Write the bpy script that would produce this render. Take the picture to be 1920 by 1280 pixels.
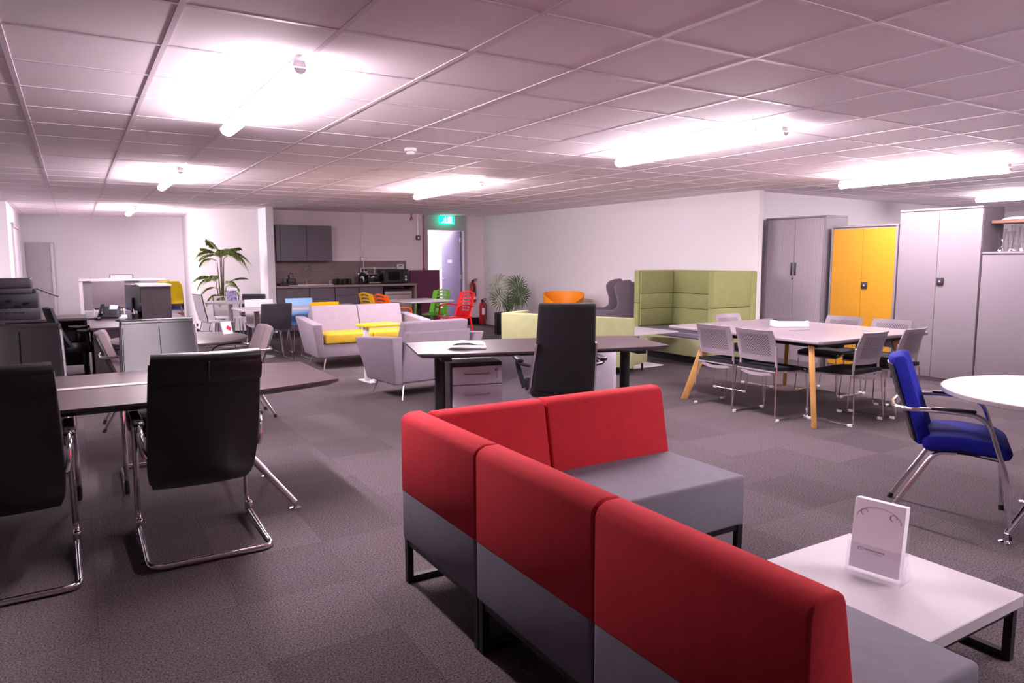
import bpy, bmesh, math, random
from mathutils import Vector, Matrix
random.seed(7)
PI = math.pi
S = bpy.context.scene
COL = S.collection
for o in list(bpy.data.objects): bpy.data.objects.remove(o)

# ------------------------------------------------------------------ camera
CAM_H = 1.42
F_PX = 1345.0
yaw, pitch, roll = math.radians(31.3), math.radians(6.5), math.radians(-0.1)
fwd = Vector((math.sin(yaw)*math.cos(pitch), math.cos(yaw)*math.cos(pitch), -math.sin(pitch)))
rgt = Vector((math.cos(yaw), -math.sin(yaw), 0)); upv = rgt.cross(fwd)
r2 = rgt*math.cos(roll)+upv*math.sin(roll); u2 = upv*math.cos(roll)-rgt*math.sin(roll)
cd = bpy.data.cameras.new('camera'); cam = bpy.data.objects.new('camera', cd); COL.objects.link(cam)
cam.matrix_world = Matrix(((r2.x, u2.x, -fwd.x, 0), (r2.y, u2.y, -fwd.y, 0), (r2.z, u2.z, -fwd.z, CAM_H), (0, 0, 0, 1)))
cd.sensor_width = 36.0; cd.lens = F_PX/1920*36; cd.clip_start = .05; cd.clip_end = 100
S.camera = cam
S.view_settings.view_transform = 'Standard'; S.view_settings.look = 'None'
S.view_settings.gamma = 1.0; S.view_settings.use_curve_mapping = False
S.view_settings.exposure = 1.18
S.cycles.transparent_max_bounces = 24
W = bpy.data.worlds.new('world'); S.world = W; W.use_nodes = True
W.node_tree.nodes['Background'].inputs[0].default_value = (.55, .45, .52, 1)
W.node_tree.nodes['Background'].inputs[1].default_value = .06
LAMP_COL = (1.0, .86, .94)
LAMP_E = 98.0
CEIL = 2.36

# ------------------------------------------------------------------ materials
def srgb(r, g, b):
    f = lambda c: (c/255/12.92 if c/255 <= .04045 else ((c/255+.055)/1.055)**2.4)
    return (f(r), f(g), f(b))
def mat(name, col, rough=.5, metal=0.0, bump=None, noise=None, spec=.5, emit=None, trans=0.0, ior=1.45, coat=0.0, stretch=None):
    m = bpy.data.materials.new(name); m.use_nodes = True
    nt = m.node_tree; N = nt.nodes; L = nt.links; p = N['Principled BSDF']
    p.inputs['Base Color'].default_value = (*col, 1); p.inputs['Roughness'].default_value = rough
    p.inputs['Metallic'].default_value = metal; p.inputs['Specular IOR Level'].default_value = spec
    p.inputs['IOR'].default_value = ior
    if coat: p.inputs['Coat Weight'].default_value = coat
    if trans: p.inputs['Transmission Weight'].default_value = trans
    if emit: p.inputs['Emission Color'].default_value = (*emit[0], 1); p.inputs['Emission Strength'].default_value = emit[1]
    if bump or noise:
        tc = N.new('ShaderNodeTexCoord'); mp = N.new('ShaderNodeMapping'); L.new(tc.outputs['Object'], mp.inputs[0])
        if stretch: mp.inputs['Scale'].default_value = stretch
    if noise:
        n = N.new('ShaderNodeTexNoise'); n.inputs['Scale'].default_value = noise[0]; n.inputs['Detail'].default_value = 4
        L.new(mp.outputs[0], n.inputs['Vector'])
        mr = N.new('ShaderNodeMapRange'); mr.inputs['From Min'].default_value = .3; mr.inputs['From Max'].default_value = .7
        mr.inputs['To Min'].default_value = 1-noise[1]; mr.inputs['To Max'].default_value = 1+noise[1]
        L.new(n.outputs[0], mr.inputs[0])
        mx = N.new('ShaderNodeVectorMath'); mx.operation = 'SCALE'; mx.inputs[0].default_value = col
        L.new(mr.outputs[0], mx.inputs['Scale']); L.new(mx.outputs[0], p.inputs['Base Color'])
    if bump:
        n = N.new('ShaderNodeTexNoise'); n.inputs['Scale'].default_value = bump[0]; n.inputs['Detail'].default_value = 3
        L.new(mp.outputs[0], n.inputs['Vector'])
        b = N.new('ShaderNodeBump'); b.inputs['Strength'].default_value = bump[1]; b.inputs['Distance'].default_value = .01
        L.new(n.outputs[0], b.inputs['Height']); L.new(b.outputs[0], p.inputs['Normal'])
    return m
def glass_mat(name, col=(1, 1, 1), rough=.03, alpha=.75):
    # thin clear sheet: mostly see-through with a glossy surface
    m = bpy.data.materials.new(name); m.use_nodes = True
    nt = m.node_tree; N = nt.nodes; L = nt.links; out = N['Material Output']; N.remove(N['Principled BSDF'])
    t = N.new('ShaderNodeBsdfTransparent'); t.inputs[0].default_value = (*col, 1)
    g = N.new('ShaderNodeBsdfGlossy'); g.inputs['Roughness'].default_value = rough
    lw = N.new('ShaderNodeLayerWeight'); lw.inputs[0].default_value = .5
    mm = N.new('ShaderNodeMapRange'); mm.inputs[3].default_value = .02; mm.inputs[4].default_value = 1-alpha; L.new(lw.outputs['Facing'], mm.inputs[0])
    mx = N.new('ShaderNodeMixShader'); L.new(mm.outputs[0], mx.inputs[0]); L.new(t.outputs[0], mx.inputs[1]); L.new(g.outputs[0], mx.inputs[2])
    L.new(mx.outputs[0], out.inputs[0]); return m

M = {}
M['wall'] = mat('wall_paint', (.80, .765, .785), .75, bump=(60, .05))
M['wall_shade'] = mat('kitchen_wall_paint', (.92, .78, .83), .7, bump=(60, .05))
M['wall_dark'] = mat('bounce_cutting_dark_wall', (.16, .13, .145), .8, bump=(60, .05))  # for unseen walls, made dark to cut bounce light on the sofa
M['frame_grey'] = mat('door_frame_paint', (.50, .45, .50), .5, noise=(3, .02))
M['door_blue'] = mat('door_paint', (.20, .185, .33), .45, noise=(3, .03))
M['skirt'] = mat('black_skirting', (.012, .011, .013), .5, noise=(5, .1))
M['skirt_white'] = mat('white_skirting', (.78, .74, .77), .5, noise=(5, .02))
M['tee'] = mat('ceiling_tee_metal', (.78, .66, .72), .45, noise=(4, .03))
M['white'] = mat('white_laminate', (.50, .455, .485), .45, spec=.35, noise=(4, .02))
M['white_pl'] = mat('white_plastic', (.78, .75, .78), .4, noise=(6, .02))
M['white_met'] = mat('white_metal', (.75, .71, .75), .4, noise=(6, .02))
M['paper'] = mat('white_paper', (.92, .88, .94), .8, noise=(8, .02))
M['red'] = mat('red_wool_fabric', (.58, .031, .043), .85, bump=(700, .25), noise=(18, .06), spec=.2)
M['seat_grey'] = mat('grey_wool_fabric', (.215, .20, .238), .9, bump=(700, .25), noise=(18, .05), spec=.2)
M['lilac'] = mat('lilac_grey_fabric', (.30, .25, .295), .9, bump=(600, .2), noise=(14, .04), spec=.2)
M['yellow_fab'] = mat('mustard_yellow_fabric', (.56, .37, .035), .85, bump=(600, .2), noise=(14, .05), spec=.2)
M['green_fab'] = mat('pale_green_fabric', (.35, .36, .185), .9, bump=(600, .2), noise=(10, .04), spec=.2)
M['olive_fab'] = mat('olive_green_fabric', (.285, .305, .125), .9, bump=(600, .2), noise=(10, .04), spec=.2)
M['booth_seat'] = mat('slate_blue_fabric', (.16, .145, .20), .9, bump=(600, .2), noise=(10, .05), spec=.2)
M['wing_fab'] = mat('grey_wool_chair_fabric', (.15, .12, .15), .95, bump=(600, .2), noise=(10, .06), spec=.15)
M['blue_fab'] = mat('royal_blue_fabric', (.012, .016, .30), .8, bump=(800, .25), noise=(20, .08), spec=.25)
M['mauve_fab'] = mat('taupe_fabric', (.27, .21, .23), .9, bump=(800, .2), noise=(20, .06), spec=.2)
M['black_fab'] = mat('black_fabric', (.012, .011, .014), .85, bump=(700, .2), noise=(20, .1), spec=.3)
M['black_mesh'] = mat('black_mesh', (.02, .018, .022), .7, bump=(300, .3), spec=.3)
M['leather'] = mat('black_leather', (.014, .012, .014), .33, bump=(260, .12), noise=(6, .1), spec=.5)
M['leather_head'] = mat('dark_leather_piping', (.05, .04, .05), .4, noise=(6, .1))
M['chrome'] = mat('polished_chrome', (.80, .77, .80), .09, 1.0, noise=(3, .02))
M['steel'] = mat('brushed_steel', (.55, .52, .54), .32, 1.0, noise=(40, .08), stretch=(1, 1, 12))
M['silver'] = mat('silver_painted_metal', (.60, .55, .60), .35, .6, noise=(5, .03))
M['black_pl'] = mat('black_plastic', (.015, .014, .016), .4, noise=(10, .1))
M['black_gl'] = mat('glossy_black_plastic', (.012, .010, .014), .12, noise=(10, .1))
M['black_met'] = mat('black_powder_coated_steel', (.010, .009, .011), .42, noise=(12, .15))
M['dark_grey_pl'] = mat('dark_grey_plastic', (.032, .026, .034), .42, noise=(10, .08))
M['grey_pl'] = mat('warm_grey_plastic', (.28, .23, .265), .42, noise=(10, .03))
M['dark_wood'] = mat('dark_walnut_laminate', (.050, .032, .036), .38, noise=(3, .5), stretch=(1.0, 26, 1), bump=(40, .03), spec=.42)
M['edge_dark'] = mat('dark_table_edge', (.02, .014, .016), .4, noise=(8, .1))
M['dark_lam'] = mat('anthracite_laminate', (.052, .038, .045), .4, noise=(3, .15), stretch=(20, 1.5, 1.5))
M['grey_oak'] = mat('pale_grey_oak_top', (.25, .205, .225), .35, noise=(3, .06), stretch=(1.2, 18, 1))
M['oak'] = mat('honey_oak', (.52, .27, .085), .42, noise=(5, .14), stretch=(9, 9, 1))
M['brown_wood'] = mat('brown_wood', (.16, .06, .03), .5, noise=(5, .14), stretch=(9, 9, 1))
M['lilac_white'] = mat('lilac_white_laminate', (.88, .80, .92), .4, noise=(5, .02))
M['worktop'] = mat('taupe_stone_worktop', (.30, .21, .20), .4, noise=(8, .12), stretch=(1, 4, 4))
M['splash'] = mat('taupe_wood_splashback', (.24, .165, .165), .45, noise=(4, .18), stretch=(1, 1, 9))
M['kitchen'] = mat('slate_kitchen_doors', (.12, .095, .118), .38, noise=(4, .04))
M['plum'] = mat('plum_panel', (.14, .025, .075), .45, noise=(5, .05))
M['cab'] = mat('light_grey_metal_cabinet', (.170, .145, .163), .38, noise=(4, .02))
M['yel_door'] = mat('amber_yellow_metal', (.40, .185, .001), .5, noise=(4, .03))
M['yel_pl'] = mat('bright_yellow_plastic', (.85, .62, .01), .35, noise=(6, .03))
M['mustard_pl'] = mat('mustard_plastic', (.75, .42, .008), .4, noise=(6, .03))
M['orange_pl'] = mat('orange_plastic', (.85, .12, .006), .35, noise=(6, .03))
M['orange_fab'] = mat('orange_moulded_shell', (.85, .28, .002), .5, noise=(8, .04))
M['green_pl'] = mat('lime_green_plastic', (.13, .50, .012), .35, noise=(6, .03))
M['red_pl'] = mat('scarlet_plastic', (.75, .010, .014), .35, noise=(6, .03))
M['skyblue_pl'] = mat('sky_blue_plastic', (.20, .42, .80), .35, noise=(6, .03))
M['indigo_pl'] = mat('indigo_plastic', (.03, .04, .22), .35, noise=(6, .03))
M['violet_pl'] = mat('violet_plastic', (.05, .01, .09), .35, noise=(6, .03))
M['ext_red'] = mat('extinguisher_red', (.40, .008, .012), .3, noise=(6, .04))
M['red_pipe'] = mat('red_conduit', (.30, .015, .02), .4, noise=(6, .05))
M['leaf'] = mat('palm_leaf_green', (.30, .40, .10), .5, noise=(9, .4))
M['leaf_dark'] = mat('fan_palm_green', (.06, .11, .028), .42, noise=(6, .35))
M['leaf_pale'] = mat('highlit_fan_palm_leaf', (.46, .49, .40), .35, noise=(6, .3))  # whitish highlights on the leaves put into this paler colour
M['trunk'] = mat('palm_stem', (.14, .13, .06), .7, noise=(20, .3))
M['soil'] = mat('potting_soil', (.03, .02, .015), .95, bump=(50, .6), noise=(40, .4))
M['clear'] = glass_mat('clear_acrylic', (.99, .982, .997), .05, .86)
M['glass'] = glass_mat('clear_glass', (.975, .965, .975), .05, .70)
M['screen_off'] = mat('dark_screen', (.01, .009, .012), .1, noise=(3, .05))
M['screen_on'] = mat('phone_screen_lit', (.2, .2, .4), .3, emit=((.35, .38, .9), .8), noise=(3, .05))
M['ink'] = mat('pale_grey_ink', (.42, .38, .48), .7, noise=(9, .05))
M['ink_dark'] = mat('dark_print', (.08, .07, .11), .7, noise=(9, .05))
M['ink_red'] = mat('red_print', (.60, .02, .05), .6, noise=(9, .05))
M['photo_print'] = mat('violet_photo_print', (.28, .25, .42), .5, noise=(28, .75))
M['teal'] = mat('pale_teal_board', (.28, .48, .48), .5, noise=(6, .05))
M['mug'] = mat('black_glazed_mug', (.016, .018, .016), .25, noise=(6, .1))
M['lamp'] = mat('lit_lamp_diffuser', (.9, .9, .9), .5, emit=(LAMP_COL, LAMP_E))
M['lamp_far'] = mat('lit_fresh_lamp_diffuser', (.9, .9, .9), .5, emit=(LAMP_COL, LAMP_E*1.0))
def prismatic(m, E, side=.38):
    # the prismatic trough throws most of its light downwards, its upright sides glow less
    nt = m.node_tree; N = nt.nodes; L = nt.links; p = N['Principled BSDF']
    tc = N.new('ShaderNodeNewGeometry'); sx = N.new('ShaderNodeSeparateXYZ'); L.new(tc.outputs['True Normal'], sx.inputs[0])
    mr = N.new('ShaderNodeMapRange'); mr.inputs[1].default_value = -.15; mr.inputs[2].default_value = -.75; mr.inputs[3].default_value = E*side; mr.inputs[4].default_value = E
    L.new(sx.outputs[2], mr.inputs[0]); L.new(mr.outputs[0], p.inputs['Emission Strength'])
prismatic(M['lamp'], LAMP_E); prismatic(M['lamp_far'], LAMP_E)
M['batten'] = mat('white_batten_body', (.72, .66, .72), .4, noise=(6, .02))
M['exit_green'] = mat('lit_green_sign', (.0, .4, .2), .4, emit=((.0, .75, .32), 1.6))
M['exit_white'] = mat('lit_white_pictogram', (.9, .9, .9), .4, emit=((.9, 1.0, .95), 2.2))

def ceiling_mat():
    m = mat('ceiling_tiles', (.94, .84, .885), .8, bump=(120, .05), noise=(1.2, .02)); return m
M['ceiling'] = ceiling_mat()
def carpet_mat():
    m = bpy.data.materials.new('carpet_tiles'); m.use_nodes = True
    nt = m.node_tree; N = nt.nodes; L = nt.links; p = N['Principled BSDF']; p.inputs['Roughness'].default_value = .95
    p.inputs['Specular IOR Level'].default_value = .15
    tc = N.new('ShaderNodeTexCoord'); mp = N.new('ShaderNodeMapping'); L.new(tc.outputs['Object'], mp.inputs[0])
    br = N.new('ShaderNodeTexBrick'); br.offset = 0; br.squash = 1
    br.inputs['Scale'].default_value = 1; br.inputs['Brick Width'].default_value = .5; br.inputs['Row Height'].default_value = .5
    br.inputs['Mortar Size'].default_value = .0016; br.inputs['Mortar Smooth'].default_value = .4
    br.inputs['Color1'].default_value = (.072, .056, .063, 1); br.inputs['Color2'].default_value = (.098, .078, .086, 1)
    br.inputs['Mortar'].default_value = (.058, .045, .051, 1); L.new(mp.outputs[0], br.inputs['Vector'])
    n = N.new('ShaderNodeTexNoise'); n.inputs['Scale'].default_value = 135; n.inputs['Detail'].default_value = 3; n.inputs['Roughness'].default_value = .8
    L.new(tc.outputs['Object'], n.inputs['Vector'])
    mr = N.new('ShaderNodeMapRange'); mr.inputs[1].default_value = .36; mr.inputs[2].default_value = .64; mr.inputs[3].default_value = .2; mr.inputs[4].default_value = 1.95
    L.new(n.outputs[0], mr.inputs[0])
    v = N.new('ShaderNodeVectorMath'); v.operation = 'SCALE'; L.new(br.outputs['Color'], v.inputs[0]); L.new(mr.outputs[0], v.inputs['Scale'])
    L.new(v.outputs[0], p.inputs['Base Color'])
    b = N.new('ShaderNodeBump'); b.inputs['Strength'].default_value = .6; b.inputs['Distance'].default_value = .004
    L.new(n.outputs[0], b.inputs['Height']); L.new(b.outputs[0], p.inputs['Normal'])
    return m
M['carpet'] = carpet_mat()
def perforated_mat():
    # grey moulded back with a moulded lattice of dark diagonal slots in its middle
    m = mat('perforated_grey_plastic', (.25, .205, .235), .42)
    nt = m.node_tree; N = nt.nodes; L = nt.links; p = N['Principled BSDF']
    uv = N.new('ShaderNodeTexCoord'); sx = N.new('ShaderNodeSeparateXYZ'); L.new(uv.outputs['Object'], sx.inputs[0])
    def math_(op, a, b=None, c=None):
        n = N.new('ShaderNodeMath'); n.operation = op
        for i, v in enumerate((a, b, c)):
            if v is None: continue
            if hasattr(v, 'node'): L.new(v, n.inputs[i])
            else: n.inputs[i].default_value = v
        return n.outputs[0]
    x, z = sx.outputs[0], sx.outputs[2]
    ax = math_('ABSOLUTE', x)
    k = math_('FRACT', math_('MULTIPLY', math_('ADD', ax, z), 40.0))
    st = math_('GREATER_THAN', k, .55)
    kk = math_('FRACT', math_('MULTIPLY', math_('SUBTRACT', ax, z), 40.0))
    st2 = math_('GREATER_THAN', kk, .25)
    inx = math_('LESS_THAN', ax, .165); inz = math_('GREATER_THAN', z, .575); inz2 = math_('LESS_THAN', z, .765)
    msk = math_('MULTIPLY', math_('MULTIPLY', math_('MULTIPLY', inx, inz), math_('MULTIPLY', inz2, st)), st2)
    mx = N.new('ShaderNodeMixRGB'); mx.inputs[1].default_value = (.25, .205, .235, 1); mx.inputs[2].default_value = (.02, .015, .02, 1)
    L.new(msk, mx.inputs[0]); L.new(mx.outputs[0], p.inputs['Base Color']); return m
M['perf'] = perforated_mat()
def tambour_mat():
    m = mat('tambour_shutter', (.30, .255, .288), .4)
    nt = m.node_tree; N = nt.nodes; L = nt.links; p = N['Principled BSDF']
    tc = N.new('ShaderNodeTexCoord'); w = N.new('ShaderNodeTexWave'); w.wave_type = 'BANDS'; w.bands_direction = 'Y'; w.inputs['Scale'].default_value = 14
    L.new(tc.outputs['Object'], w.inputs[0]); b = N.new('ShaderNodeBump'); b.inputs['Strength'].default_value = .5; b.inputs['Distance'].default_value = .006
    L.new(w.outputs[0], b.inputs['Height']); L.new(b.outputs[0], p.inputs['Normal']); return m
M['tambour'] = tambour_mat()

# ------------------------------------------------------------------ mesh builder
def fillet(pts, r, n=5, closed=False):
    pts = [Vector(p) for p in pts]; out = []; N = len(pts)
    for i, p in enumerate(pts):
        if not closed and i in (0, N-1): out.append(p); continue
        a, c = pts[i-1], pts[(i+1) % N]; da, dc = (a-p), (c-p)
        rr = min(r, da.length*.45, dc.length*.45); A = p+da.normalized()*rr; C = p+dc.normalized()*rr
        for k in range(n+1):
            t = k/n; out.append(A*(1-t)**2+p*2*t*(1-t)+C*t*t)
    return out
class G:
    def __init__(s): s.b = bmesh.new()
    def box(s, c, d, bev=0, seg=2, rot=None):
        t = bmesh.new(); bmesh.ops.create_cube(t, size=1)
        for v in t.verts: v.co = Vector((v.co.x*d[0], v.co.y*d[1], v.co.z*d[2]))
        if bev: bmesh.ops.bevel(t, geom=t.edges[:], offset=min(bev, min(d)*.49), segments=seg, affect='EDGES', profile=.5)
        mt = Matrix.Translation(Vector(c))
        if rot is not None: mt = mt @ rot.to_4x4()
        t.transform(mt); s.add(t); return s
    def lo(s, x0, x1, y0, y1, z0, z1, bev=0, seg=2): return s.box(((x0+x1)/2, (y0+y1)/2, (z0+z1)/2), (abs(x1-x0), abs(y1-y0), abs(z1-z0)), bev, seg)
    def add(s, t):
        me = bpy.data.meshes.new('tmp'); t.to_mesh(me); t.free(); s.b.from_mesh(me); bpy.data.meshes.remove(me)
    def hexa(s, p, bev=0, seg=3):   # p: 4 bottom + 4 top corners
        t = bmesh.new(); v = [t.verts.new(q) for q in p]
        for f in ((3, 2, 1, 0), (4, 5, 6, 7), (0, 1, 5, 4), (1, 2, 6, 5), (2, 3, 7, 6), (3, 0, 4, 7)): t.faces.new([v[i] for i in f])
        bmesh.ops.recalc_face_normals(t, faces=t.faces[:])
        if bev: bmesh.ops.bevel(t, geom=t.edges[:], offset=bev, segments=seg, affect='EDGES', profile=.5)
        s.add(t); return s
    def prism(s, poly, a0, a1, axis='z', bev=0, seg=3):
        t = bmesh.new(); mk = {'z': lambda u, v, a: (u, v, a), 'x': lambda u, v, a: (a, u, v), 'y': lambda u, v, a: (u, a, v)}[axis]
        A = [t.verts.new(mk(u, v, a0)) for u, v in poly]; B = [t.verts.new(mk(u, v, a1)) for u, v in poly]; n = len(poly)
        t.faces.new(A); t.faces.new(B[::-1])
        for i in range(n): t.faces.new((A[i], B[i], B[(i+1) % n], A[(i+1) % n]))
        bmesh.ops.recalc_face_normals(t, faces=t.faces[:])
        if bev: bmesh.ops.bevel(t, geom=[e for e in t.edges if e.calc_face_angle(0) > .6], offset=bev, segments=seg, affect='EDGES', profile=.5)
        s.add(t); return s
    def tube(s, pts, r, seg=10, closed=False, flat=1.0, cap=True, upv=None):
        pts = [Vector(p) for p in pts]; n = len(pts); R = r if isinstance(r, (list, tuple)) else [r]*n
        tan = []
        for i in range(n):
            if closed: d = pts[(i+1) % n]-pts[i-1]
            else: d = pts[min(i+1, n-1)]-pts[max(i-1, 0)]
            tan.append(d.normalized() if d.length > 1e-9 else Vector((0, 0, 1)))
        ref = Vector(upv) if upv else (Vector((0, 0, 1)) if abs(tan[0].z) < .9 else Vector((1, 0, 0)))
        nn = (ref-tan[0]*ref.dot(tan[0])).normalized(); rings = []
        for i in range(n):
            nn = (nn-tan[i]*nn.dot(tan[i]))
            nn = nn.normalized() if nn.length > 1e-6 else tan[i].orthogonal().normalized()
            bb = tan[i].cross(nn)
            rings.append([s.b.verts.new(pts[i]+nn*math.cos(2*PI*k/seg)*R[i]+bb*math.sin(2*PI*k/seg)*R[i]*flat) for k in range(seg)])
        m = n if closed else n-1
        for i in range(m):
            a, c = rings[i], rings[(i+1) % n]
            for k in range(seg): s.b.faces.new((a[k], a[(k+1) % seg], c[(k+1) % seg], c[k]))
        if cap and not closed: s.b.faces.new(rings[0][::-1]); s.b.faces.new(rings[-1])
        return s
    def cyl(s, p0, p1, r0, r1=None, seg=20): return s.tube([p0, p1], [r0, r0 if r1 is None else r1], seg)
    def lathe(s, prof, c=(0, 0, 0), seg=28, a0=0, a1=2*PI):
        full = abs(a1-a0-2*PI) < 1e-6; n = seg if full else seg+1; rings = []
        for rr, z in prof:
            if rr < 1e-6: rings.append([s.b.verts.new((c[0], c[1], c[2]+z))])
            else: rings.append([s.b.verts.new((c[0]+rr*math.cos(a0+(a1-a0)*k/seg), c[1]+rr*math.sin(a0+(a1-a0)*k/seg), c[2]+z)) for k in range(n)])
        for a, b in zip(rings, rings[1:]):
            for k in range(seg):
                j = (k+1) % n
                if len(a) == 1 and len(b) == 1: continue
                if len(a) == 1: s.b.faces.new((a[0], b[j], b[k]))
                elif len(b) == 1: s.b.faces.new((a[k], a[j], b[0]))
                else: s.b.faces.new((a[k], a[j], b[j], b[k]))
        return s
    def sheet(s, f, nu, nv, th, hole=None):   # curved sheet with real thickness; hole(i,j) leaves a cell open
        P = [[Vector(f(i/nu, j/nv)) for j in range(nv+1)] for i in range(nu+1)]
        def nrm(i, j):
            a = P[min(i+1, nu)][j]-P[max(i-1, 0)][j]; b = P[i][min(j+1, nv)]-P[i][max(j-1, 0)]
            c = a.cross(b); return c.normalized() if c.length > 1e-9 else Vector((0, 0, 1))
        T = [[s.b.verts.new(P[i][j]+nrm(i, j)*th/2) for j in range(nv+1)] for i in range(nu+1)]
        B = [[s.b.verts.new(P[i][j]-nrm(i, j)*th/2) for j in range(nv+1)] for i in range(nu+1)]
        ok = lambda i, j: 0 <= i < nu and 0 <= j < nv and not (hole and hole(i, j))
        for i in range(nu):
            for j in range(nv):
                if not ok(i, j): continue
                s.b.faces.new((T[i][j], T[i+1][j], T[i+1][j+1], T[i][j+1])); s.b.faces.new((B[i][j], B[i][j+1], B[i+1][j+1], B[i+1][j]))
                for (di, dj, p, q) in ((-1, 0, (i, j+1), (i, j)), (1, 0, (i+1, j), (i+1, j+1)), (0, -1, (i, j), (i+1, j)), (0, 1, (i+1, j+1), (i, j+1))):
                    if not ok(i+di, j+dj): s.b.faces.new((T[q[0]][q[1]], T[p[0]][p[1]], B[p[0]][p[1]], B[q[0]][q[1]]))
        return s
    def mesh(s, name, m, ang=35):
        bm = s.b; bmesh.ops.remove_doubles(bm, verts=bm.verts[:], dist=1e-5)
        bmesh.ops.recalc_face_normals(bm, faces=bm.faces[:])
        for f in bm.faces: f.smooth = True
        lim = math.radians(ang)
        for e in bm.edges: e.smooth = (len(e.link_faces) == 2 and e.calc_face_angle(0) < lim)
        me = bpy.data.meshes.new(name); bm.to_mesh(me); bm.free()
        for x in (m if isinstance(m, (list, tuple)) else [m]): me.materials.append(x)
        return me
    def build(s, name, m, parent=None, label=None, ang=35, sub=0):
        o = bpy.data.objects.new(name, s.mesh(name, m, ang)); COL.objects.link(o)
        if parent is not None: o.parent = parent
        if label: o['label'] = label
        if sub:
            md = o.modifiers.new('smooth', 'SUBSURF'); md.levels = sub; md.render_levels = sub
        return o
def tag(o, label, cat, group=None):
    o['label'] = label; o['category'] = cat
    if group: o['group'] = group
    return o
def thing(name, label, cat, loc=(0, 0, 0), rz=0.0, group=None):
    o = bpy.data.objects.new(name, None); COL.objects.link(o); o.empty_display_size = .1
    o.location = loc; o.rotation_euler = (0, 0, math.radians(rz)); return tag(o, label, cat, group)
def struct(o): o['kind'] = 'structure'; return o
def dup(root, loc, rz, label=None, group=None, name=None):
    def cp(o, par):
        c = o.copy(); COL.objects.link(c); c.parent = par
        for ch in [x for x in bpy.data.objects if x.parent == o]: cp(ch, c)
        return c
    kids = [x for x in root.children]
    r = root.copy(); COL.objects.link(r); r.location = loc; r.rotation_euler = (0, 0, math.radians(rz))
    if label: r['label'] = label
    if group: r['group'] = group
    for ch in kids: cp(ch, r)
    return r
def rz_(a): return Matrix.Rotation(math.radians(a), 3, 'Z')
def rx_(a): return Matrix.Rotation(math.radians(a), 3, 'X')
def ry_(a): return Matrix.Rotation(math.radians(a), 3, 'Y')
def circle(r, n=48, c=(0, 0), sx=1, sy=1): return [(c[0]+r*sx*math.cos(2*PI*k/n), c[1]+r*sy*math.sin(2*PI*k/n)) for k in range(n)]
def rrect(w, d, r, n=6):
    out = []
    for cx, cy, a in ((w/2-r, d/2-r, 0), (-w/2+r, d/2-r, 90), (-w/2+r, -d/2+r, 180), (w/2-r, -d/2+r, 270)):
        for k in range(n+1):
            t = math.radians(a+90*k/n); out.append((cx+r*math.cos(t), cy+r*math.sin(t)))
    return out

# ------------------------------------------------------------------ the setting
def slab(name, x0, x1, y0, y1, z0, z1, m): return struct(G().lo(x0, x1, y0, y1, z0, z1).build(name, m))
def wall_between(name, a, b, th, z0=0, z1=CEIL+.02, m=None, side=1):
    a, b = Vector(a), Vector(b); d = (b-a).normalized(); n = Vector((-d.y, d.x))*th*side
    return struct(G().prism([tuple(a), tuple(b), tuple(b+n), tuple(a+n)], z0, z1).build(name, m or M['wall']))
slab('floor', -5.2, 16.2, -4.2, 20.5, -.12, 0, M['carpet'])
slab('ceiling', -5.2, 16.2, -4.2, 20.5, CEIL, CEIL+.1, M['ceiling'])
g = G()
for i in range(-9, 27):
    x = .4+.6*i
    if -5 < x < 16: g.box((x, 8, CEIL), (.024, 24.4, .006))
for j in range(-12, 30):
    y = 3.0+.6*j
    if -4 < y < 20: g.box((5.5, y, CEIL), (21.2, .022, .0052))
struct(g.build('trim_ceiling_grid', M['tee']))
wall_between('wall_back', (-5, -4), (16, -4), .1, side=-1, m=M['wall_dark'])
wall_between('wall_left', (-5, -4), (-5, 14.1), .1, side=1, m=M['wall_dark'])
wall_between('wall_left_return', (-5, 14.1), (-.86, 14.1), .1, side=1)
WL0, WL1 = (-.86, 14.1), (-.9, 18.4)
wall_between('wall_left_bay', WL0, WL1, .1, side=1)
wall_between('wall_far', WL1, (2.08, 17.3), .1, side=1)
wall_between('wall_bay_right', (2.08, 17.3), (2.0, 14.5), .1, side=1)
wall_between('wall_palm', (2.0, 14.5), (3.0, 14.05), .1, side=1)
struct(G().lo(3.0, 3.13, 13.42, 14.1, 0, CEIL).build('wall_pier', M['wall']))
DX0, DX1, KY = 6.42, 7.28, 14.0
slab('wall_kitchen', 3.1, DX0-.07, KY, KY+.1, 0, CEIL, M['wall_shade'])
slab('wall_door_side', DX1+.07, 7.9, KY, KY+.1, 0, CEIL, M['wall_shade'])
wall_between('wall_right', (7.78, 14.05), (8.06, 6.75), .1, side=1)
wall_between('wall_cabinets', (8.06, 6.88), (16, 7.3), .1, side=1)
wall_between('wall_right_end', (16, 7.4), (16, -4), .1, side=1)
# corridor behind the open door
slab('wall_corridor_left', 5.6, 5.7, KY+.1, 17.2, 0, CEIL, M['wall'])
slab('wall_corridor_right', 9.4, 9.5, KY+.1, 17.2, 0, CEIL, M['wall'])
slab('wall_corridor_end', 5.6, 9.5, 17.1, 17.2, 0, CEIL, M['wall'])
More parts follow.
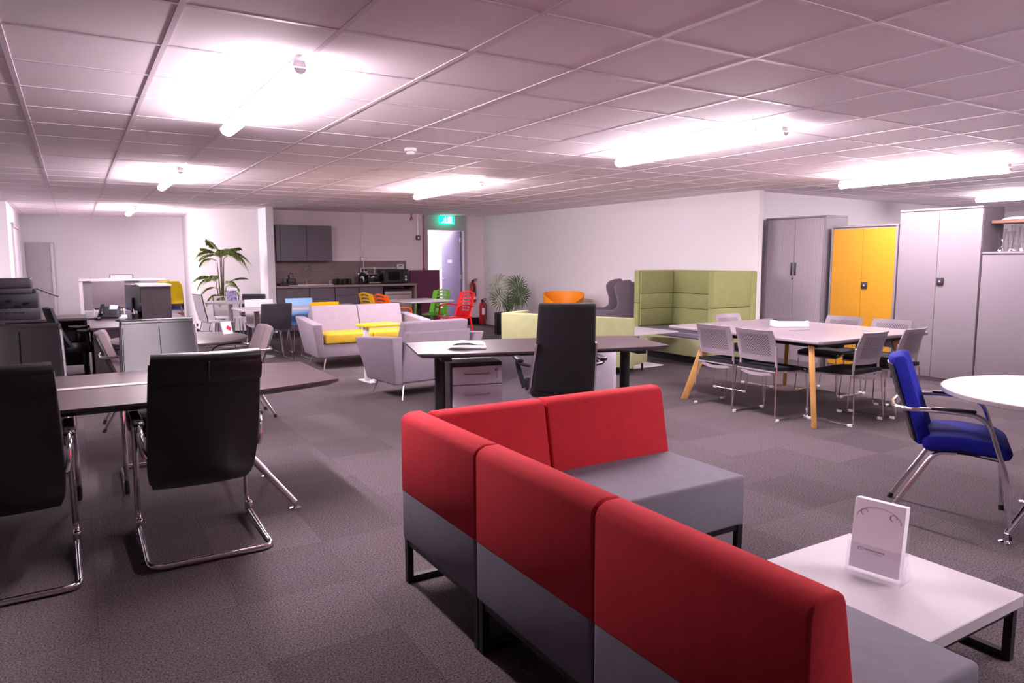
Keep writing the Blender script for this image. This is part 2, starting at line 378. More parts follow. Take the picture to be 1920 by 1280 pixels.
# skirting
struct(G().lo(2.95, 3.02, 13.40, 14.0, 0, .1).lo(3.0, 3.13, 13.405, 13.42, 0, .1).build('baseboard_pier', M['skirt']))
struct(G().lo(DX1+.075, 7.76, KY-.018, KY, 0, .15).build('baseboard_door_side', M['skirt']))
wall_between('baseboard_bay_right', (2.06, 17.3), (1.98, 14.45), .016, 0, .1, M['skirt'], side=-1)
wall_between('baseboard_palm', (1.98, 14.48), (3.0, 14.03), .016, 0, .1, M['skirt'], side=-1)
wall_between('baseboard_right', (7.775, 13.98), (8.05, 6.9), .014, 0, .12, M['skirt_white'], side=-1)
wall_between('baseboard_far', (-.9, 18.39), (2.06, 17.29), .016, 0, .1, M['skirt_white'], side=-1)
# doorway: frame, over panel, open leaf
fr = struct(G().lo(DX0-.07, DX0, KY-.03, KY+.12, 0, CEIL).lo(DX1, DX1+.07, KY-.03, KY+.12, 0, CEIL).lo(DX0, DX1, KY-.03, KY+.12, 2.05, 2.10)
            .lo(DX0, DX1, KY-.012, KY+.05, 2.10, CEIL).build('door_1', M['frame_grey']))
leaf = G().lo(-.80, 0, -.022, .022, .01, 2.04, .003).build('door_leaf', M['door_blue'], fr)
leaf.location = (DX1-.01, KY+.10, 0); leaf.rotation_euler = (0, 0, math.radians(-86))
hd = G().box((-.74, -.03, 1.0), (.05, .015, .05), .004).tube(fillet([(-.74, -.03, 1.0), (-.74, -.075, 1.0), (-.60, -.075, 1.0)], .015), .009, 8)
hd.tube(fillet([(-.74, .02, 1.0), (-.74, .075, 1.0), (-.60, .075, 1.0)], .015), .009, 8).build('door_handle', M['steel'], leaf)
G().lo(-.55, -.35, -.026, -.022, 1.35, 1.42).build('door_plate', M['steel'], leaf)
G().lo(-.012, .012, -.03, .03, .2, .3).lo(-.012, .012, -.03, .03, 1.0, 1.1).lo(-.012, .012, -.03, .03, 1.8, 1.9).build('hinge', M['steel'], leaf)
# door in the bay wall at the left, white frame and narrow leaf
d2 = struct(G().lo(-.90, -.84, 15.05, 15.12, 0, 2.06).lo(-.90, -.84, 16.6, 16.67, 0, 2.06).lo(-.90, -.84, 15.05, 16.67, 2.0, 2.07).build('door_2', M['frame_grey']))
G().lo(-.89, -.865, 15.12, 16.6, 0, 2.0, .003).build('door_leaf', M['white_met'], d2)
G().lo(-.865, -.845, 15.2, 15.24, .98, 1.02).tube([(-.845, 15.22, 1.0), (-.83, 15.22, 1.0), (-.83, 15.34, 1.0)], .009, 8).build('door_handle', M['black_pl'], d2)
d3 = struct(G().box((-.58, 18.24, .9), (.52, .03, 1.80), .004, rot=rz_(-20.3)).build('door_3', M['white']))
G().box((-.37, 18.14, .9), (.05, .03, 1.76), .004, rot=rz_(-20.3)).build('door_trim', M['white_met'], d3)

# ------------------------------------------------------------------ lamps
def lamp(x, y0, y1, label, grp='fluorescent battens on the ceiling', dm='lamp', drop=0.0):
    L_ = y1-y0
    t = thing('ceiling_light', label, 'light', (x, (y0+y1)/2, CEIL-drop), 0, grp)
    G().prism([(-.035, -.055), (.035, -.055), (.026, -.02), (-.026, -.02)], -L_/2, L_/2, 'y', .003, 1).build('housing', M['batten'], t)
    # acrylic diffuser: a rounded trough below the housing
    pr = [(.048*math.cos(a), -.060-.044*math.sin(a)) for a in [math.radians(q) for q in (-4, 4, 16, 29, 42, 55, 68, 79, 90, 101, 112, 125, 138, 151, 164, 176, 184)]]
    G().prism(pr, -L_/2+.009, L_/2-.009, 'y').build('diffuser', M[dm], t)
    for s in (-1, 1):
        G().cyl((0, s*L_*.36, -.02), (0, s*L_*.36, drop), .006, seg=8).build('bracket', M['batten'], t)
        G().prism([(a*.62, (b+.06)*.62-.06) for a, b in pr], s*L_/2-.009, s*L_/2-.001, 'y').build('end_cap', M['batten'], t)
    return t
lamp(.95, 3.45, 5.27, 'long lit batten light over the black leather chairs and conference table')
lamp(.97, 7.95, 9.75, 'lit batten light over the dark corner desk, second in its line')
lamp(.95, 13.8, 15.6, 'small far lit batten light near the end wall with the white door', dm='lamp_far')
lamp(-2.4, 11.4, 13.2, 'added unseen batten light that brightens the far bay', 'battens out of view')  # unseen lamp, added to brighten the far end wall
lamp(4.30, 3.4, 5.2, 'long lit batten light above the meeting table and desk, beside the tile joints')
lamp(4.15, 7.5, 9.4, 'lit batten light in front of the green exit sign')
lamp(7.60, 3.46, 5.22, 'lit batten light above the yellow cupboard', drop=.03)
lamp(11.6, 3.9, 5.7, 'lit batten light partly out of frame above the low grey cupboard')
lamp(4.30, -1.1, .7, 'batten light behind the camera above the red sofa end', 'battens out of view')
lamp(7.82, -1.2, .6, 'batten light out of frame over the round white table', 'battens out of view')
lamp(7.0, 15.0, 16.6, 'batten light in the bright corridor behind the open door', 'battens out of view')

t = thing('smoke_detector', 'small white round smoke detector on the ceiling', 'smoke detector', (2.49, 5.74, CEIL))
G().lathe([(0, -.005), (.052, -.005), (.052, -.03), (.045, -.034), (0, -.034)]).build('base', M['white_pl'], t)
G().lathe([(0, -.034), (.034, -.034), (.034, -.052), (.024, -.060), (0, -.060)]).build('sensor_head', M['white_pl'], t)
for k in range(6):
    pass

# exit sign
t = thing('exit_sign', 'lit green and white running man exit sign above the open door', 'sign', (6.82, KY-.12, 2.17))
G().lo(-.17, .17, -.02, .02, 0, .17, .004).build('sign_box', M['exit_green'], t)
G().lo(-.145, .145, .0, .04, .17, .195).build('mounting', M['white_met'], t)
g = G()
g.lathe([(0, -.0), (.012, 0), (.012, .004), (0, .004)], seg=12)
for v in g.b.verts: v.co = Vector((v.co.x-.035, -.0215-v.co.z*.3, v.co.y+.14))
def flatbar(g, a, b, w, y=-.022):
    d = Vector((b[0]-a[0], b[1]-a[1])); n = Vector((-d.y, d.x)).normalized()*w/2
    g.prism([(a[0]+n.x, a[1]+n.y), (b[0]+n.x, b[1]+n.y), (b[0]-n.x, b[1]-n.y), (a[0]-n.x, a[1]-n.y)], y-.001, y+.003, 'y')
for a, b, w in (((-.035, .125), (-.055, .08), .022), ((-.04, .12), (-.01, .10), .009), ((-.045, .12), (-.08, .105), .009), ((-.05, .085), (-.02, .065), .012), ((-.02, .065), (-.022, .035), .010),
                ((-.056, .085), (-.07, .055), .012), ((-.07, .055), (-.10, .05), .010), ((.03, .02), (.03, .15), .012), ((.03, .144), (.11, .144), .012), ((.11, .02), (.11, .15), .012), ((-.14, .028), (.14, .028), .005)):
    flatbar(g, a, b, w)
flatbar(g, (.05, .085), (.09, .085), .09)
g.build('pictogram', M['exit_white'], t)

# ------------------------------------------------------------------ red modular sofa
LEGH, SEATZ, BACKZ, MW = .20, .435, .765, .68
def sled_frame(w, d, parent, name='sled_frame'):
    # two square-tube loops of black steel under a module
    b = .028; g = G()
    for s in (-1, 1):
        x = s*(w/2-b/2-.004)
        g.lo(x-b/2, x+b/2, -d/2+.01, d/2-.01, 0, b).lo(x-b/2, x+b/2, -d/2+.01, d/2-.01, LEGH-b, LEGH)
        for q in (-1, 1): g.lo(x-b/2, x+b/2, q*(d/2-.01)-(b if q > 0 else 0), q*(d/2-.01)+(0 if q > 0 else b), b, LEGH-b)
    for q in (-1, 1): g.lo(-w/2+b, w/2-b, q*(d/2-.03)-b/2, q*(d/2-.03)+b/2, LEGH-b+.002, LEGH-.001)
    return g.build(name, M['black_met'], parent)
def back_cushion(w, y_out, z0, z1, tb, tt):
    # wedge back: outer face upright at y_out, thinner at the top, rounded top
    prof = [(y_out, z0), (y_out, z1-.035), (y_out+.012, z1-.012), (y_out+.04, z1), (y_out+tt-.03, z1), (y_out+tt-.008, z1-.012), (y_out+tt, z1-.03), (y_out+tb, z0)]
    return G().prism(prof, -w/2+.003, w/2-.003, 'x', .010, 3)
def sofa_unit(loc, rz, label, w=MW):
    t = thing('sofa_module', label, 'sofa', (*loc, 0), rz, 'red and grey modular sofa units')
    sled_frame(w, MW, t)
    G().lo(-w/2+.002, w/2-.002, -MW/2, MW/2, LEGH, SEATZ, .016, 3).build('seat', M['seat_grey'], t, 'grey upholstered seat block')
    back_cushion(w, -MW/2, SEATZ-.02, BACKZ, .185, .12).build('backrest', M['red'], t, 'red upholstered backrest')
    return t
SX, SY = 1.17, 2.86
# corner unit with two backs
t = thing('sofa_module', 'corner module of the red sofa, red backs on two sides', 'sofa', (SX+MW/2, SY-MW/2, 0), -90, 'red and grey modular sofa units')
sled_frame(MW, MW, t)
G().lo(-MW/2+.002, MW/2-.002, -MW/2, MW/2, LEGH, SEATZ, .016, 3).build('seat', M['seat_grey'], t, 'grey upholstered seat block')
back_cushion(MW, -MW/2, SEATZ-.02, BACKZ, .185, .12).build('backrest', M['red'], t, 'long red backrest')
g = back_cushion(MW-.12, -MW/2, SEATZ-.02, BACKZ, .185, .12)
b2 = g.build('backrest', M['red'], t, 'short red backrest'); b2.location = (0, .06, 0); b2.rotation_euler = (0, 0, -PI/2)
sofa_unit((SX+MW*1.5+.03, SY-MW/2-.0), 180, 'red and grey sofa module with open right end, facing the coffee table', MW+.05)
sofa_unit((SX+MW/2, SY-MW*1.5), -90, 'red and grey sofa module between the corner and the end module')
sofa_unit((SX+MW/2, SY-MW*2.5), -90, 'red and grey end module of the sofa closest to the white coffee table')

# coffee table
t = thing('coffee_table', 'low white square coffee table on a black sled frame', 'table', (2.455, 1.455, 0))
sled_frame(.66, .66, t)
G().lo(-.335, .335, -.335, .335, LEGH+.002, LEGH+.048, .003, 1).build('tabletop', M['white'], t)
CT = LEGH+.049

# leaflet holder with A5 leaflets
t = thing('leaflet_holder', 'clear acrylic leaflet holder standing on the white coffee table', 'leaflet holder', (2.465, 1.475, CT), -80)
HW = .098
R9 = rx_(-8)
def tilt(c): return tuple(R9 @ Vector(c))
g = G()
g.box(tilt((0, -.024, .062)), (2*HW, .003, .11), rot=R9)
g.box(tilt((0, .024, .11)), (2*HW, .003, .20), rot=R9)
for q in (-1, 1): g.box(tilt((q*HW, 0, .06)), (.003, .048, .11), rot=R9)
for q in (-1, 1): g.hexa([(q*HW-.001, -.034, 0), (q*HW+.001, -.034, 0), (q*HW+.001, .085, 0), (q*HW-.001, .085, 0), (q*HW-.001, -.030, .012), (q*HW+.001, -.030, .012), (q*HW+.001, .045, .08), (q*HW-.001, .045, .08)])
g.build('stand', M['clear'], t)
lf = G().box(tilt((0, 0, .152)), (.178, .040, .262), .0015, 1, rot=R9).build('leaflet_stack', M['paper'])
lf.location = t.location; lf.rotation_euler = t.rotation_euler
tag(lf, 'thick pack of white printed leaflets in the clear holder', 'leaflets')
FY = -.0206
g = G()
def ring(c, r, w): g.tube([tilt((c[0]+r*math.cos(2*PI*k/22), FY, c[1]+r*math.sin(2*PI*k/22))) for k in range(17)], w, 5)
ring((-.052, .235), .012, .0013); ring((.050, .235), .012, .0013)
ring((-.055, .098), .0055, .0008); ring((-.045, .098), .0055, .0008)
for x0, x1, z, h in ((-.035, .030, .099, .0055), (-.012, .020, .089, .0025)):
    k = x0
    while k < x1:
        wd = random.uniform(.0025, .006); g.box(tilt((k+wd/2, FY, z)), (wd, .0006, h), rot=R9); k += wd+.0018
g.tube([tilt((.078*math.cos(th), FY, .215+.045*math.sin(th))) for th in [PI*k/20 for k in range(21)]], .0008, 5)
g.build('print', M['ink'], lf)

# ------------------------------------------------------------------ conference table
t = thing('conference_table', 'long boat-shaped dark wood conference table with a steel centre strip', 'table', (.05, 4.43, 0))
def boat(inset):
    out = []; L_ = 1.22
    n = 16
    for k in range(n+1):
        x = -L_+2*L_*k/n; u = x/L_; out.append((x*(1-inset/L_), -(.61-.20*u*u*abs(u)**.3)+inset))
    for k in range(n+1):
        x = L_-2*L_*k/n; u = x/L_; out.append((x*(1-inset/L_), (.53-.12*u*u)-inset))
    return out
G().prism(boat(0), .725, .74).build('tabletop', M['dark_wood'], t)
b0, b1 = boat(0), boat(.045); g = G(); n = len(b0)
top = [g.b.verts.new((x, y, .7245)) for x, y in b0]; bot = [g.b.verts.new((x, y, .700)) for x, y in b1]
for i in range(n): g.b.faces.new((top[i], bot[i], bot[(i+1) % n], top[(i+1) % n]))
g.b.faces.new(bot); g.b.faces.new(top[::-1]); g.build('edge_band', M['edge_dark'], t)
G().lo(-.75, .32, -.030, .030, .7402, .7445, .001, 1).build('cable_strip', M['silver'], t, 'pale steel cable strip')
for s in (-1, 1):
    for q in (-1, 1):
        x0, x1 = s*.45, s*.96; y0, y1 = q*.16, q*.36
        l = G().tube([(x0, y0, .69), (x1, y1, .035)], [.028, .017], 12, flat=.75).build('leg', M['silver'], t)
        G().lathe([(0, 0), (.032, 0), (.032, .006), (.012, .012), (.010, .04), (0, .04)], (x1, y1, 0), 18).build('foot', M['chrome'], l)
G().lo(-.95, .95, -.05, .05, .65, .70, .004, 1).lo(-.5, -.4, -.2, .2, .66, .70).lo(.4, .5, -.2, .2, .66, .70).build('underframe', M['black_met'], t)

# ------------------------------------------------------------------ leather cantilever chairs
def leather_chair(label, loc, rz, face='plain'):
    t = thing('executive_chair', label, 'chair', (*loc, 0), rz, 'black leather meeting chairs')
    base = fillet([(-.275, .30, .03), (-.275, -.29, .016), (.275, -.29, .016), (.275, .30, .03)], .07, 6)
    G().tube(base, .016, 12, flat=.85).build('floor_frame', M['chrome'], t)
    for s in (-1, 1):
        x = s*.275
        G().tube(fillet([(x, .30, .03), (x, .335, .09), (x*.99, .31, .40), (x*.99, .285, .60), (x*.99, .20, .637), (x*.99, -.06, .630)], .05), .015, 12, flat=.6, upv=(1, 0, 0)).build('arm_frame', M['chrome'], t)
        G().box((x, .336, .05), (.028, .024, .09), .010, 3).build('rubber_sleeve', M['black_pl'], t, 'black rubber sleeve at front bend')
        G().box((x, .285, .045), (.036, .06, .075), .014, 3).build('joint_clamp', M['chrome'], t)
        G().box((x*.99, .08, .648), (.05, .33, .026), .012, 3).build('arm_pad', M['leather'], t)
        G().tube(fillet([(x*.99, -.05, .64), (x*.99, -.11, .625), (x*.97, -.13, .54), (x*.93, -.13, .50)], .03), .026, 12, flat=.6, upv=(0, 1, 0)).build('arm_bracket', M['chrome'], t)
    # seat pan and padded seat
    def sf(u, v):
        x = (u-.5)*.46; y = .29-.38*v; z = .455+.015*math.cos(PI*(v-.3))-.03*(1-v)**6
        return (x, y, z)
    G().sheet(sf, 10, 14, .055).build('seat', M['leather'], t)
    # curved high back: one sprung sheet from the seat up to the rolled head edge
    def spine(v):  # v 0 bottom .. 1 top -> y, z
        return (-.03-.35*v**.95-.022*math.sin(PI*v), .30+.68*v)
    def bf(u, v):
        y, z = spine(v); w = .485-.035*(v**2)-.05*(1-v)**8; x = (u-.5)*w
        y += .028*(abs(u-.5)*2)**2.2
        if v < .14: y += .07*(1-v/.14)**2
        return (x, y, z)
    g = G().sheet(bf, 16, 26, .038)
    g.build('backrest', M['leather'], t)
    # front panels with the centre seam and side piping
    for s in (-1, 1):
        def pf(u, v, s=s):
            p = bf(.5+s*(.02+u*.455), .20+.78*v); return (p[0], p[1]+.024, p[2])
        G().sheet(pf if s > 0 else (lambda u, v, pf=pf: pf(1-u, v)), 6, 16, .016).build('back_panel', M['leather'], t)
    pts = [bf(0.0, .05+.95*k/20) for k in range(21)]
    for s in (0, 1):
        G().tube([Vector(bf(s, .05+.93*k/20))+Vector((0, .0, 0)) for k in range(21)], .012, 8).build('side_piping', M['leather_head'], t)
    def hf2(u, v):
        vv = .85+.15*v; p = bf(u, vv); return (p[0]*1.02, p[1]-.020-.020*math.sin(PI*min(1, v*.9+.1))**.6, p[2]+.002)
    G().sheet(hf2, 16, 10, .030).build('head_roll', M['leather'], t)
    G().tube([Vector(bf(k/16, 1.0))*1.0+Vector((0, -.018, .004)) for k in range(17)], .030, 14).build('top_roll', M['leather'], t)
    G().tube([Vector(bf(.5, .86+.13*k/6))+Vector((0, -.054, .0)) for k in range(7)], .004, 6).build('head_seam', M['leather_head'], t)
    return t
ch = leather_chair('black leather armchair with chrome frame, back turned, in front of the dark table end', (.49, 3.83), 0)
dup(ch, (-.335, 3.80, 0), 1, 'black leather armchair partly cut by the frame edge, back turned to us')
dup(ch, (.475, 5.17, 0), 180, 'black leather armchair facing us across the table, beside the corner desk')
dup(ch, (-.325, 5.19, 0), 180, 'black leather armchair facing us across the table, next to the frame edge')

# ------------------------------------------------------------------ visitor armchairs
def visitor_chair(name, label, loc, rz, fab, shell, cat='chair', grp=None, top=.93):
    t = thing(name, label, cat, (*loc, 0), rz, grp); H = top-.03
    def back(u, v):
        z = .43+(H-.43)*v; x = (u-.5)*(.44-.11*v**4-.05*(1-v)**3); y = -.175-.15*v**1.5-.02*math.sin(PI*v)+.03*(abs(u-.5)*2)**2
        return (x, y, z)
    G().sheet(back, 12, 16, .078).build('backrest', fab, t, sub=1)
    G().sheet(lambda u, v: (lambda p: (p[0]*1.0, p[1]-.045, p[2]))(back(u, .04+.86*v)), 12, 14, .010).build('back_shell', shell, t, 'dark rear shell')
    prof = [(.215, .395), (.242, .42), (.235, .455), (.18, .485), (.02, .500), (-.12, .492), (-.165, .47), (-.155, .41), (0, .425), (.12, .412)]
    G().prism(prof, -.245, .245, 'x', .026, 4).build('seat', fab, t)
    G().lo(-.18, .18, -.13, .12, .396, .424, .004, 1).build('seat_pan', M['black_pl'], t)
    for s in (-1, 1):
        x = s*.275
        G().tube(fillet([(x, .245, .012), (x, .225, .30), (x, .115, .625), (x, -.05, .640), (x*.98, -.22, .632), (x*.66, -.305, .622), (0, -.32, .622)], .10, 6), .0125, 12).build('arm_frame', M['chrome'], t)
        G().box((x, -.03, .648), (.032, .20, .014), .006, 2).build('arm_pad', M['black_pl'], t)
        lg = G().tube(fillet([(s*.17, .0, .402), (s*.175, -.10, .395), (s*.20, -.315, .012)], .06), .0125, 12).build('rear_leg', M['chrome'], t)
        G().cyl((s*.2005, -.317, 0), (s*.199, -.305, .03), .015, .014, 12).build('rubber_foot', M['black_pl'], lg)
        G().cyl((x, .245, 0), (x, .243, .03), .015, .014, 12).build('rubber_foot', M['black_pl'], t)
        G().tube([(s*.19, .06, .408), (x, .192, .41)], .010, 8).build('seat_bracket', M['black_met'], t)
    return t
visitor_chair('visitor_chair', 'royal blue fabric armchair with chrome arms beside the round white table', (4.08, 2.02), -152, M['blue_fab'], M['dark_grey_pl'])
VG = 'taupe armchairs at the round dark table'
vc = visitor_chair('visitor_chair', 'taupe fabric armchair with chrome arms on the sofa side of the round dark table', (1.18, 6.80), 90, M['mauve_fab'], M['dark_grey_pl'], grp=VG, top=.86)
dup(vc, (.46, 6.93, 0), -92, 'taupe fabric armchair with chrome arms between the corner desk and round dark table')

# round dark table
t = thing('round_table', 'round dark wood table behind the leather chairs', 'table', (.77, 7.0, 0))
G().prism(circle(.575, 56), .705, .73, bev=.006, seg=2).build('tabletop', M['dark_wood'], t)
G().cyl((0, 0, .03), (0, 0, .705), .04).lathe([(0, 0), (.28, 0), (.28, .012), (.06, .03), (0, .03)]).build('pedestal', M['chrome'], t)
for (x, y, r, lab) in ((1.20, 7.16, 28, 'red and white leaflet leaning at the round dark table edge by the taupe chair'), (.92, 7.44, -10, 'white leaflet with a red corner at the far rim of the round dark table')):
    o = thing('leaflet', lab, 'leaflet', (x, y, .731), r)
    G().box((0, 0, .055), (.11, .012, .12), .001, 1, rot=rx_(-18)).build('sheet', M['paper'], o)
    G().box((.02, -.006, .05), (.05, .004, .04), rot=rx_(-18) @ ry_(35)).box((-.02, -.006, .03), (.05, .004, .018), rot=rx_(-18) @ ry_(35)).build('red_print', M['ink_red'], o)
# ------------------------------------------------------------------ dark desk with pedestal and leather task chair
DA = -16.0; DO = Vector((2.14, 4.79)); DU = Vector((.961, -.276)); DV = Vector((.276, .961))
def dk(a, v): p = DO+DU*a+DV*v; return (p.x, p.y)
cx, cy = dk(1.0, .43)
t = thing('office_desk', 'dark wood desk with rounded ends and black T legs behind the red sofa', 'desk', (cx, cy, 0), DA)
poly = []
for k in range(25):
    u = -1+2*k/24; poly.append((u*1.02, -.43-.03*math.cos(u*PI/2)+.05*max(0, abs(u)-.85)/.15))
for k in range(25):
    u = 1-2*k/24; poly.append((u*1.02, .40+.03*math.cos(u*PI/2)-.05*max(0, abs(u)-.85)/.15))
G().prism(poly, .715, .73).build('tabletop', M['dark_wood'], t)
poly2 = [(x*.965, y*.93) for x, y in poly]; g = G(); n = len(poly)
top = [g.b.verts.new((x, y, .7145)) for x, y in poly]; bot = [g.b.verts.new((x, y, .695)) for x, y in poly2]
for i in range(n): g.b.faces.new((top[i], bot[i], bot[(i+1) % n], top[(i+1) % n]))
g.b.faces.new(bot); g.b.faces.new(top[::-1]); g.build('edge_band', M['edge_dark'], t)
for s in (-1, 1):
    l = G().cyl((s*.80, -.01, .10), (s*.80, -.01, .66), .042, seg=22).build('leg', M['black_met'], t)
    G().tube([(s*.80, -.34, .03), (s*.80, -.05, .13), (s*.80, .05, .13), (s*.80, .34, .03)], .022, 10, flat=.8).build('foot_bar', M['chrome'], l)
    G().lo(s*.80-.04, s*.80+.04, -.34, .34, .66, .694, .004, 1).build('leg_bracket', M['black_met'], l)
G().lo(-.78, .78, -.03, .03, .645, .69, .004, 1).build('beam', M['black_met'], t)
# pedestal
px, py = dk(.62, .62)
t = thing('drawer_pedestal', 'white fronted drawer pedestal with a dark case under the desk', 'drawers', (2.72, 5.02, 0), -14)
G().lo(-.215, .215, .02, .52, .06, .60, .003, 1).build('case', M['dark_lam'], t)
for i, (z0, z1) in enumerate(((.425, .570), (.245, .418), (.07, .238))):
    d = G().lo(-.198, .208, 0, .02, z0, z1, .002, 1).build('drawer', M['lilac_white'], t)
    zc = (z0+z1)/2+.015
    G().tube(fillet([(-.10, .0, zc), (-.10, -.03, zc), (.10, -.03, zc), (.10, 0, zc)], .012, 3), .0055, 8).build('handle', M['steel'], d)
l = G().cyl((.165, .002, .535), (.165, -.010, .535), .011, seg=14).build('lock', M['black_pl'], t)
G().box((.165, -.016, .535), (.012, .012, .018), .003).box((.167, -.016, .495), (.010, .003, .045), .001).build('key', M['steel'], l)
for x in (-.17, .17):
    for y in (.08, .46): G().cyl((x-.01, y, .025), (x+.01, y, .025), .025, seg=14).lo(x-.006, x+.006, y-.01, y+.01, .03, .065).build('castor', M['black_pl'], t)
# papers on the desk
t = thing('brochure_stack', 'small stack of open white brochures on the dark desk', 'brochures', (*dk(.40, .33), .7305), -22)
g = G()
for k in range(4): g.box((random.uniform(-.01, .01), random.uniform(-.006, .006), .004+.0075*k), (.30-.01*k, .21, .006), .001, 1, rot=rz_(random.uniform(-5, 5)))
g.build('bound_sheets', M['paper'], t)
def pg(u, v): return (-.12+.26*u, -.10+.19*v, .036+.020*math.sin(PI*min(1, u*1.4))*(1-.4*v))
G().sheet(pg, 10, 4, .004).build('curled_cover', M['paper'], t)
# low cupboard behind the desk
t = thing('side_cupboard', 'low lilac-white cupboard standing behind the leather desk chair', 'cupboard', (3.74, 5.50, 0), -16)
G().lo(-.60, .60, -.19, .19, .05, .66, .003, 1).build('carcass', M['white_met'], t)
for s in (-1, 1): G().lo(min(s*.004, s*.595), max(s*.004, s*.595), -.206, -.191, .055, .655, .002, 1).build('door', M['lilac_white'], t)
G().lo(-.58, .58, -.17, .17, 0, .05).build('plinth', M['dark_grey_pl'], t)

# task chair at the desk (leather, seen from behind)
t = thing('desk_chair', 'high-backed dark leather desk chair seen from behind at the desk', 'chair', (3.06, 4.36, 0), -24)
def bf(u, v):
    z = .46+.66*v; x = (u-.5)*(.455-.05*v); y = -.17-.15*v-.02*math.sin(PI*v)+.03*(abs(u-.5)*2)**2; return (x, y, z)
poly_back = G().sheet(bf, 16, 20, .05)
poly_back.build('backrest', M['black_mesh'], t, sub=1)
def sf(u, v): return ((u-.5)*.48, .26-.44*v, .48+.02*math.cos(PI*v)-.04*(1-v)**5)
G().sheet(sf, 10, 12, .07).build('seat', M['leather'], t, sub=1)
for s in (-1, 1):
    G().tube(fillet([Vector(bf(.5+s*.51, 1.0-.05))+Vector((s*.004, .0, -.25)), Vector(bf(.5+s*.52, .25)), Vector(bf(.5+s*.52, .02)), (s*.235, -.02, .44), (s*.235, .2, .45)], .08), .011, 10, flat=1.4).build('side_rail', M['chrome'], t)
    G().tube(fillet([(s*.24, -.16, .66), (s*.30, -.14, .67), (s*.31, .02, .68), (s*.29, .10, .60), (s*.25, .06, .46)], .05), .013, 10, flat=1.5).build('arm', M['black_pl'], t)
    G().box((s*.31, -.02, .695), (.055, .24, .025), .01, 3).build('arm_pad', M['leather'], t)
G().cyl((0, 0, .08), (0, 0, .28), .026).cyl((0, 0, .28), (0, 0, .42), .018).lo(-.1, .1, -.12, .12, .42, .45, .005).build('gas_lift', M['chrome'], t)
for k in range(5):
    a = math.radians(72*k+18); x, y = math.cos(a), math.sin(a)
    l = G().tube([(x*.03, y*.03, .11), (x*.28, y*.28, .065)], [.024, .014], 10).build('star_leg', M['chrome'], t)
    G().cyl((x*.28-y*.022, y*.28+x*.022, .027), (x*.28+y*.022, y*.28-x*.022, .027), .027, seg=16).build('castor', M['black_pl'], l)

# ------------------------------------------------------------------ lilac sofa and armchair
def lilac_seat(name, label, w, loc, rz, cat, n, seatmat):
    t = thing(name, label, cat, (*loc, 0), rz)
    # local: faces -y, width w along x, depth .76
    G().lo(-w/2+.07, w/2-.07, -.34, .30, .16, .33, .012, 2).build('base', M['lilac'], t)
    sw = (w-.20)/n
    for k in range(n):
        x0 = -w/2+.10+sw*k; x1 = x0+sw-.004
        G().lo(x0, x1, -.37, .16, .335, .46, .022, 3).build('seat_cushion', seatmat, t)
        G().hexa([(x0, .12, .44), (x1, .12, .44), (x1, .30, .40), (x0, .30, .40), (x0, .26, .80), (x1, .26, .80), (x1, .385, .79), (x0, .385, .79)], .020).build('back_cushion', M['lilac'], t)
    G().hexa([(-w/2+.08, .20, .17), (w/2-.08, .20, .17), (w/2-.08, .31, .17), (-w/2+.08, .31, .17), (-w/2+.10, .34, .70), (w/2-.10, .34, .70), (w/2-.10, .43, .70), (-w/2+.10, .43, .70)], .018).build('outer_back', M['lilac'], t)
    for s in (-1, 1):
        a, b = s*(w/2-.10), s*(w/2-.01)
        c, d = s*(w/2-.05), s*(w/2+.08)
        G().hexa([(a, -.33, .155), (b, -.33, .155), (b, .31, .155), (a, .31, .155), (c, -.42, .60), (d, -.42, .60), (d, .42, .66), (c, .42, .66)], .018).build('armrest', M['lilac'], t)
        for q in (-1, 1): G().tube([(s*(w/2-.13), q*.27, .165), (s*(w/2-.08), q*.33, 0)], [.012, .007], 10).build('leg', M['chrome'], t)
    return t
lilac_seat('two_seat_sofa', 'lilac grey two-seat sofa with mustard yellow seats facing us', 1.50, (3.38, 9.50), 0, 'sofa', 2, M['yellow_fab'])
lilac_seat('armchair', 'lilac grey armchair turned away from us behind the dark desk', .96, (3.14, 7.08), 186, 'armchair', 1, M['yellow_fab'])
# laptop tables
def laptop_table(label, loc, rz, ztop):
    t = thing('laptop_table', label, 'side table', (*loc, 0), rz, 'yellow-topped laptop tables')
    G().prism(rrect(.46, .32, .05), ztop-.028, ztop, bev=.009, seg=3).build('tabletop', M['yel_pl'], t)
    G().lo(-.185, -.135, -.03, .03, .012, ztop-.028, .006, 2).build('post', M['white_met'], t)
    G().prism([(-.20, -.16), (-.12, -.16), (-.12, -.045), (.14, -.045), (.20, -.12), (.24, -.10), (.17, .045), (-.12, .045), (-.12, .16), (-.20, .16)], 0, .012, bev=.002, seg=1).build('foot_plate', M['white_met'], t)
    return t
laptop_table('yellow-topped white laptop table beside the arm of the lilac armchair', (3.03, 8.02), 8, .675)

# ------------------------------------------------------------------ pale green sofa, coffee table, booth
ang = math.degrees(math.atan2(6.62-8.28, 5.72-4.86))
t = thing('low_sofa', 'pale green low-backed sofa turned away from us behind the desk chair', 'sofa', ((4.86+5.72)/2, (8.28+6.62)/2, 0), ang)
Lg = 1.87
G().lo(-Lg/2, Lg/2, 0, .10, .10, .715, .016, 3).build('backrest', M['green_fab'], t)
G().lo(-Lg/2, -Lg/2+.10, .102, .60, .10, .715, .016, 3).build('armrest', M['green_fab'], t)
G().lo(-Lg/2+.102, Lg/2-.01, .102, .58, .12, .42, .02, 3).build('seat', M['green_fab'], t)
for x in (-Lg/2+.06, Lg/2-.06):
    for y in (.05, .52): G().cyl((x, y, 0), (x, y, .10), .014, seg=10).build('leg', M['black_met'], t)
t = thing('coffee_table', 'white square pedestal coffee table in front of the green booth', 'table', (6.42, 7.38, 0), 4)
